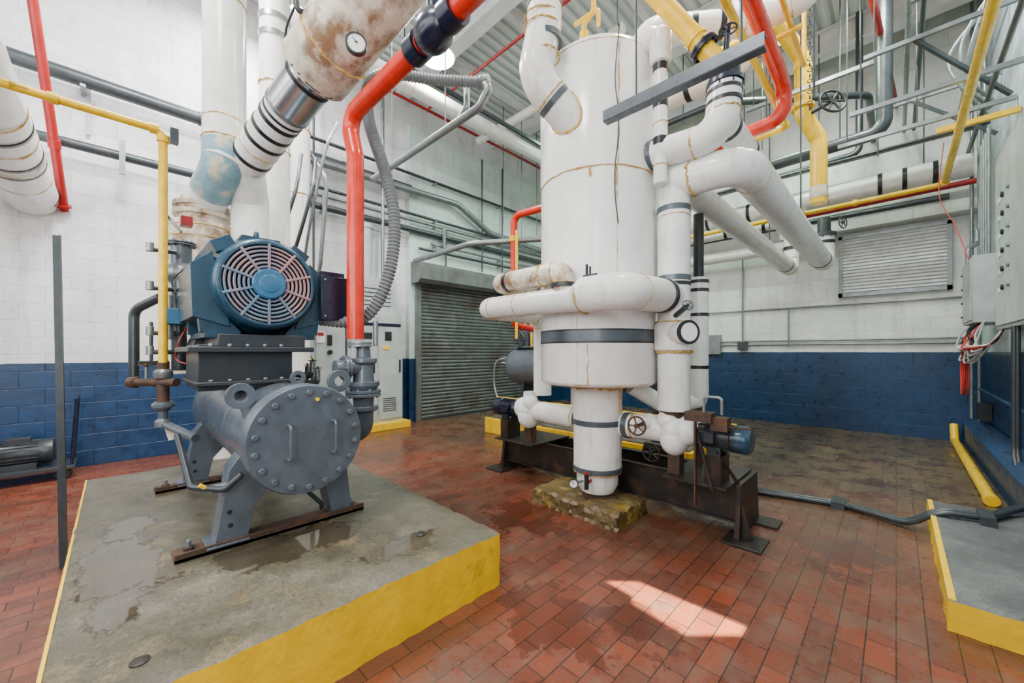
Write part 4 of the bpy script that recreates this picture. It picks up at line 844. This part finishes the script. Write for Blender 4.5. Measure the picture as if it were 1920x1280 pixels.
for k in range(3):
    b=B('flexible_cable'); b.sweep(spline([(.88,7.0+.3*k,5.9),(.7-.1*k,7.1+.3*k,5.4),(.62,7.3+.2*k,4.9),(.85,7.6+.2*k,4.6)]),.022,'galv',10); b.done()
# ------------------------------------------------------------------ motor cart, lower left
b=B('motor_dolly')
b.box((-7.45,-1.15,.12),(-6.95,-.35,.16),'machd')
for y in (-1.05,-.45):
    for x in (-7.38,-7.02): b.cyl((x-.02,y,.06),(x+.02,y,.06),.06,'blk')
b.lathe((-7.2,-1.05,.33),(0,1,0),[(0,.05),(.02,.13),(.10,.145),(.12,.135),(.42,.135),(.44,.145),(.52,.13),(.54,.04)],'machd'); b.box((-7.28,-.9,.44),(-7.12,-.7,.51),'machd'); b.box((-7.32,-.95,.16),(-7.08,-.65,.22),'machd')
for i in range(20):
    t=2*math.pi*i/20; u=V((math.cos(t),0,math.sin(t))); b.beam(V((-7.2,-.92,.33))+u*.138,V((-7.2,-.64,.33))+u*.138,.006,.015,'machd',up=u)
for x in (-7.42,-7.0): b.pipe([(x,-.38,.14),(x,-.34,.95)],.014,'navy')
b.cyl((-7.42,-.34,.93),(-7.0,-.34,.93),.014,'navy'); b.done(.003)
# ------------------------------------------------------------------ lamps
def highbay(x,y,z,mat,R=.30):
    b=B('high_bay_lamp'); b.lathe((x,y,z),(0,0,1),[(0,R),(.02,R),(.16,R*.6),(.22,.06),(.3,.05)],'cab',32); b.cyl((x,y,z-.02),(x,y,z-.002),R*.93,mat); b.cyl((x,y,z+.3),(x,y,ZC),.012,'galv'); b.done()
highbay(-5.45,3.75,6.42,'lamp'); highbay(-1.46,7.3,6.5,'lampg'); highbay(-4.6,7.2,6.5,'lampg')
def area(name,loc,size,power,col=(1,1,1),rot=(0,0,0),sy=None):
    l=bpy.data.lights.new(name,'AREA'); l.energy=power; l.color=col; l.shape='RECTANGLE'; l.size=size; l.size_y=sy or size
    o=bpy.data.objects.new(name,l); o.location=loc; o.rotation_euler=rot; bpy.context.collection.objects.link(o); return o
area('ceiling_light_1',(-4.6,.2,6.6),.8,390,(1,.98,.95))
area('ceiling_light_2',(-1.0,3.6,6.6),.7,260,(1,.98,.95))
area('ceiling_light_3',(-.3,6.6,6.7),.7,270,(.94,1,.94))
area('ceiling_light_4',(-6.4,1.6,6.7),.7,350,(1,.98,.98))
area('ceiling_light_5',(-1.5,-1.2,6.6),1.0,270,(1,.97,.92))
area('added_fill_light_1',(-2.6,YN+.12,3.7),5.8,270,(.94,.97,1),(math.radians(90),0,0),2.9)  # added frontal fill from behind the camera, no known window there
area('added_fill_light_2',(XR-.1,-2.1,2.5),2.9,150,(1,.96,.88),(0,math.radians(90),0),1.7)  # added side fill to brighten surfaces facing the right wall
def point(name,loc,power,col,r=.15):
    l=bpy.data.lights.new(name,'SPOT'); l.energy=power; l.color=col; l.shadow_soft_size=r; l.spot_size=math.radians(160); l.spot_blend=.6
    o=bpy.data.objects.new(name,l); o.location=loc; bpy.context.collection.objects.link(o)
point('high_bay_light_1',(-5.45,3.75,6.34),460,(1,.98,.92)); point('high_bay_light_2',(-1.46,7.3,6.42),430,(.74,1,.72)); point('high_bay_light_3',(-4.6,7.2,6.42),520,(.62,1,.80))
s=bpy.data.lights.new('sun','SUN'); s.energy=80; s.angle=.005; s.color=(1,.91,.74)
so=bpy.data.objects.new('sun',s); d=V((-sdx,-sdy,-ZC)); so.rotation_euler=d.to_track_quat('-Z','Y').to_euler(); so.location=(0,-3,9); bpy.context.collection.objects.link(so)
w=bpy.data.worlds.new('world'); bpy.context.scene.world=w; w.use_nodes=True; w.node_tree.nodes['Background'].inputs[0].default_value=(.6,.75,1,1); w.node_tree.nodes['Background'].inputs[1].default_value=1
# ------------------------------------------------------------------ camera
c=bpy.data.cameras.new('camera'); c.sensor_width=36; c.lens=13.7; c.shift_y=.0104; c.clip_start=.02
co=bpy.data.objects.new('camera',c); co.location=(0,0,1.5); co.rotation_euler=(math.radians(90),0,math.radians(44.6)); bpy.context.collection.objects.link(co); bpy.context.scene.camera=co
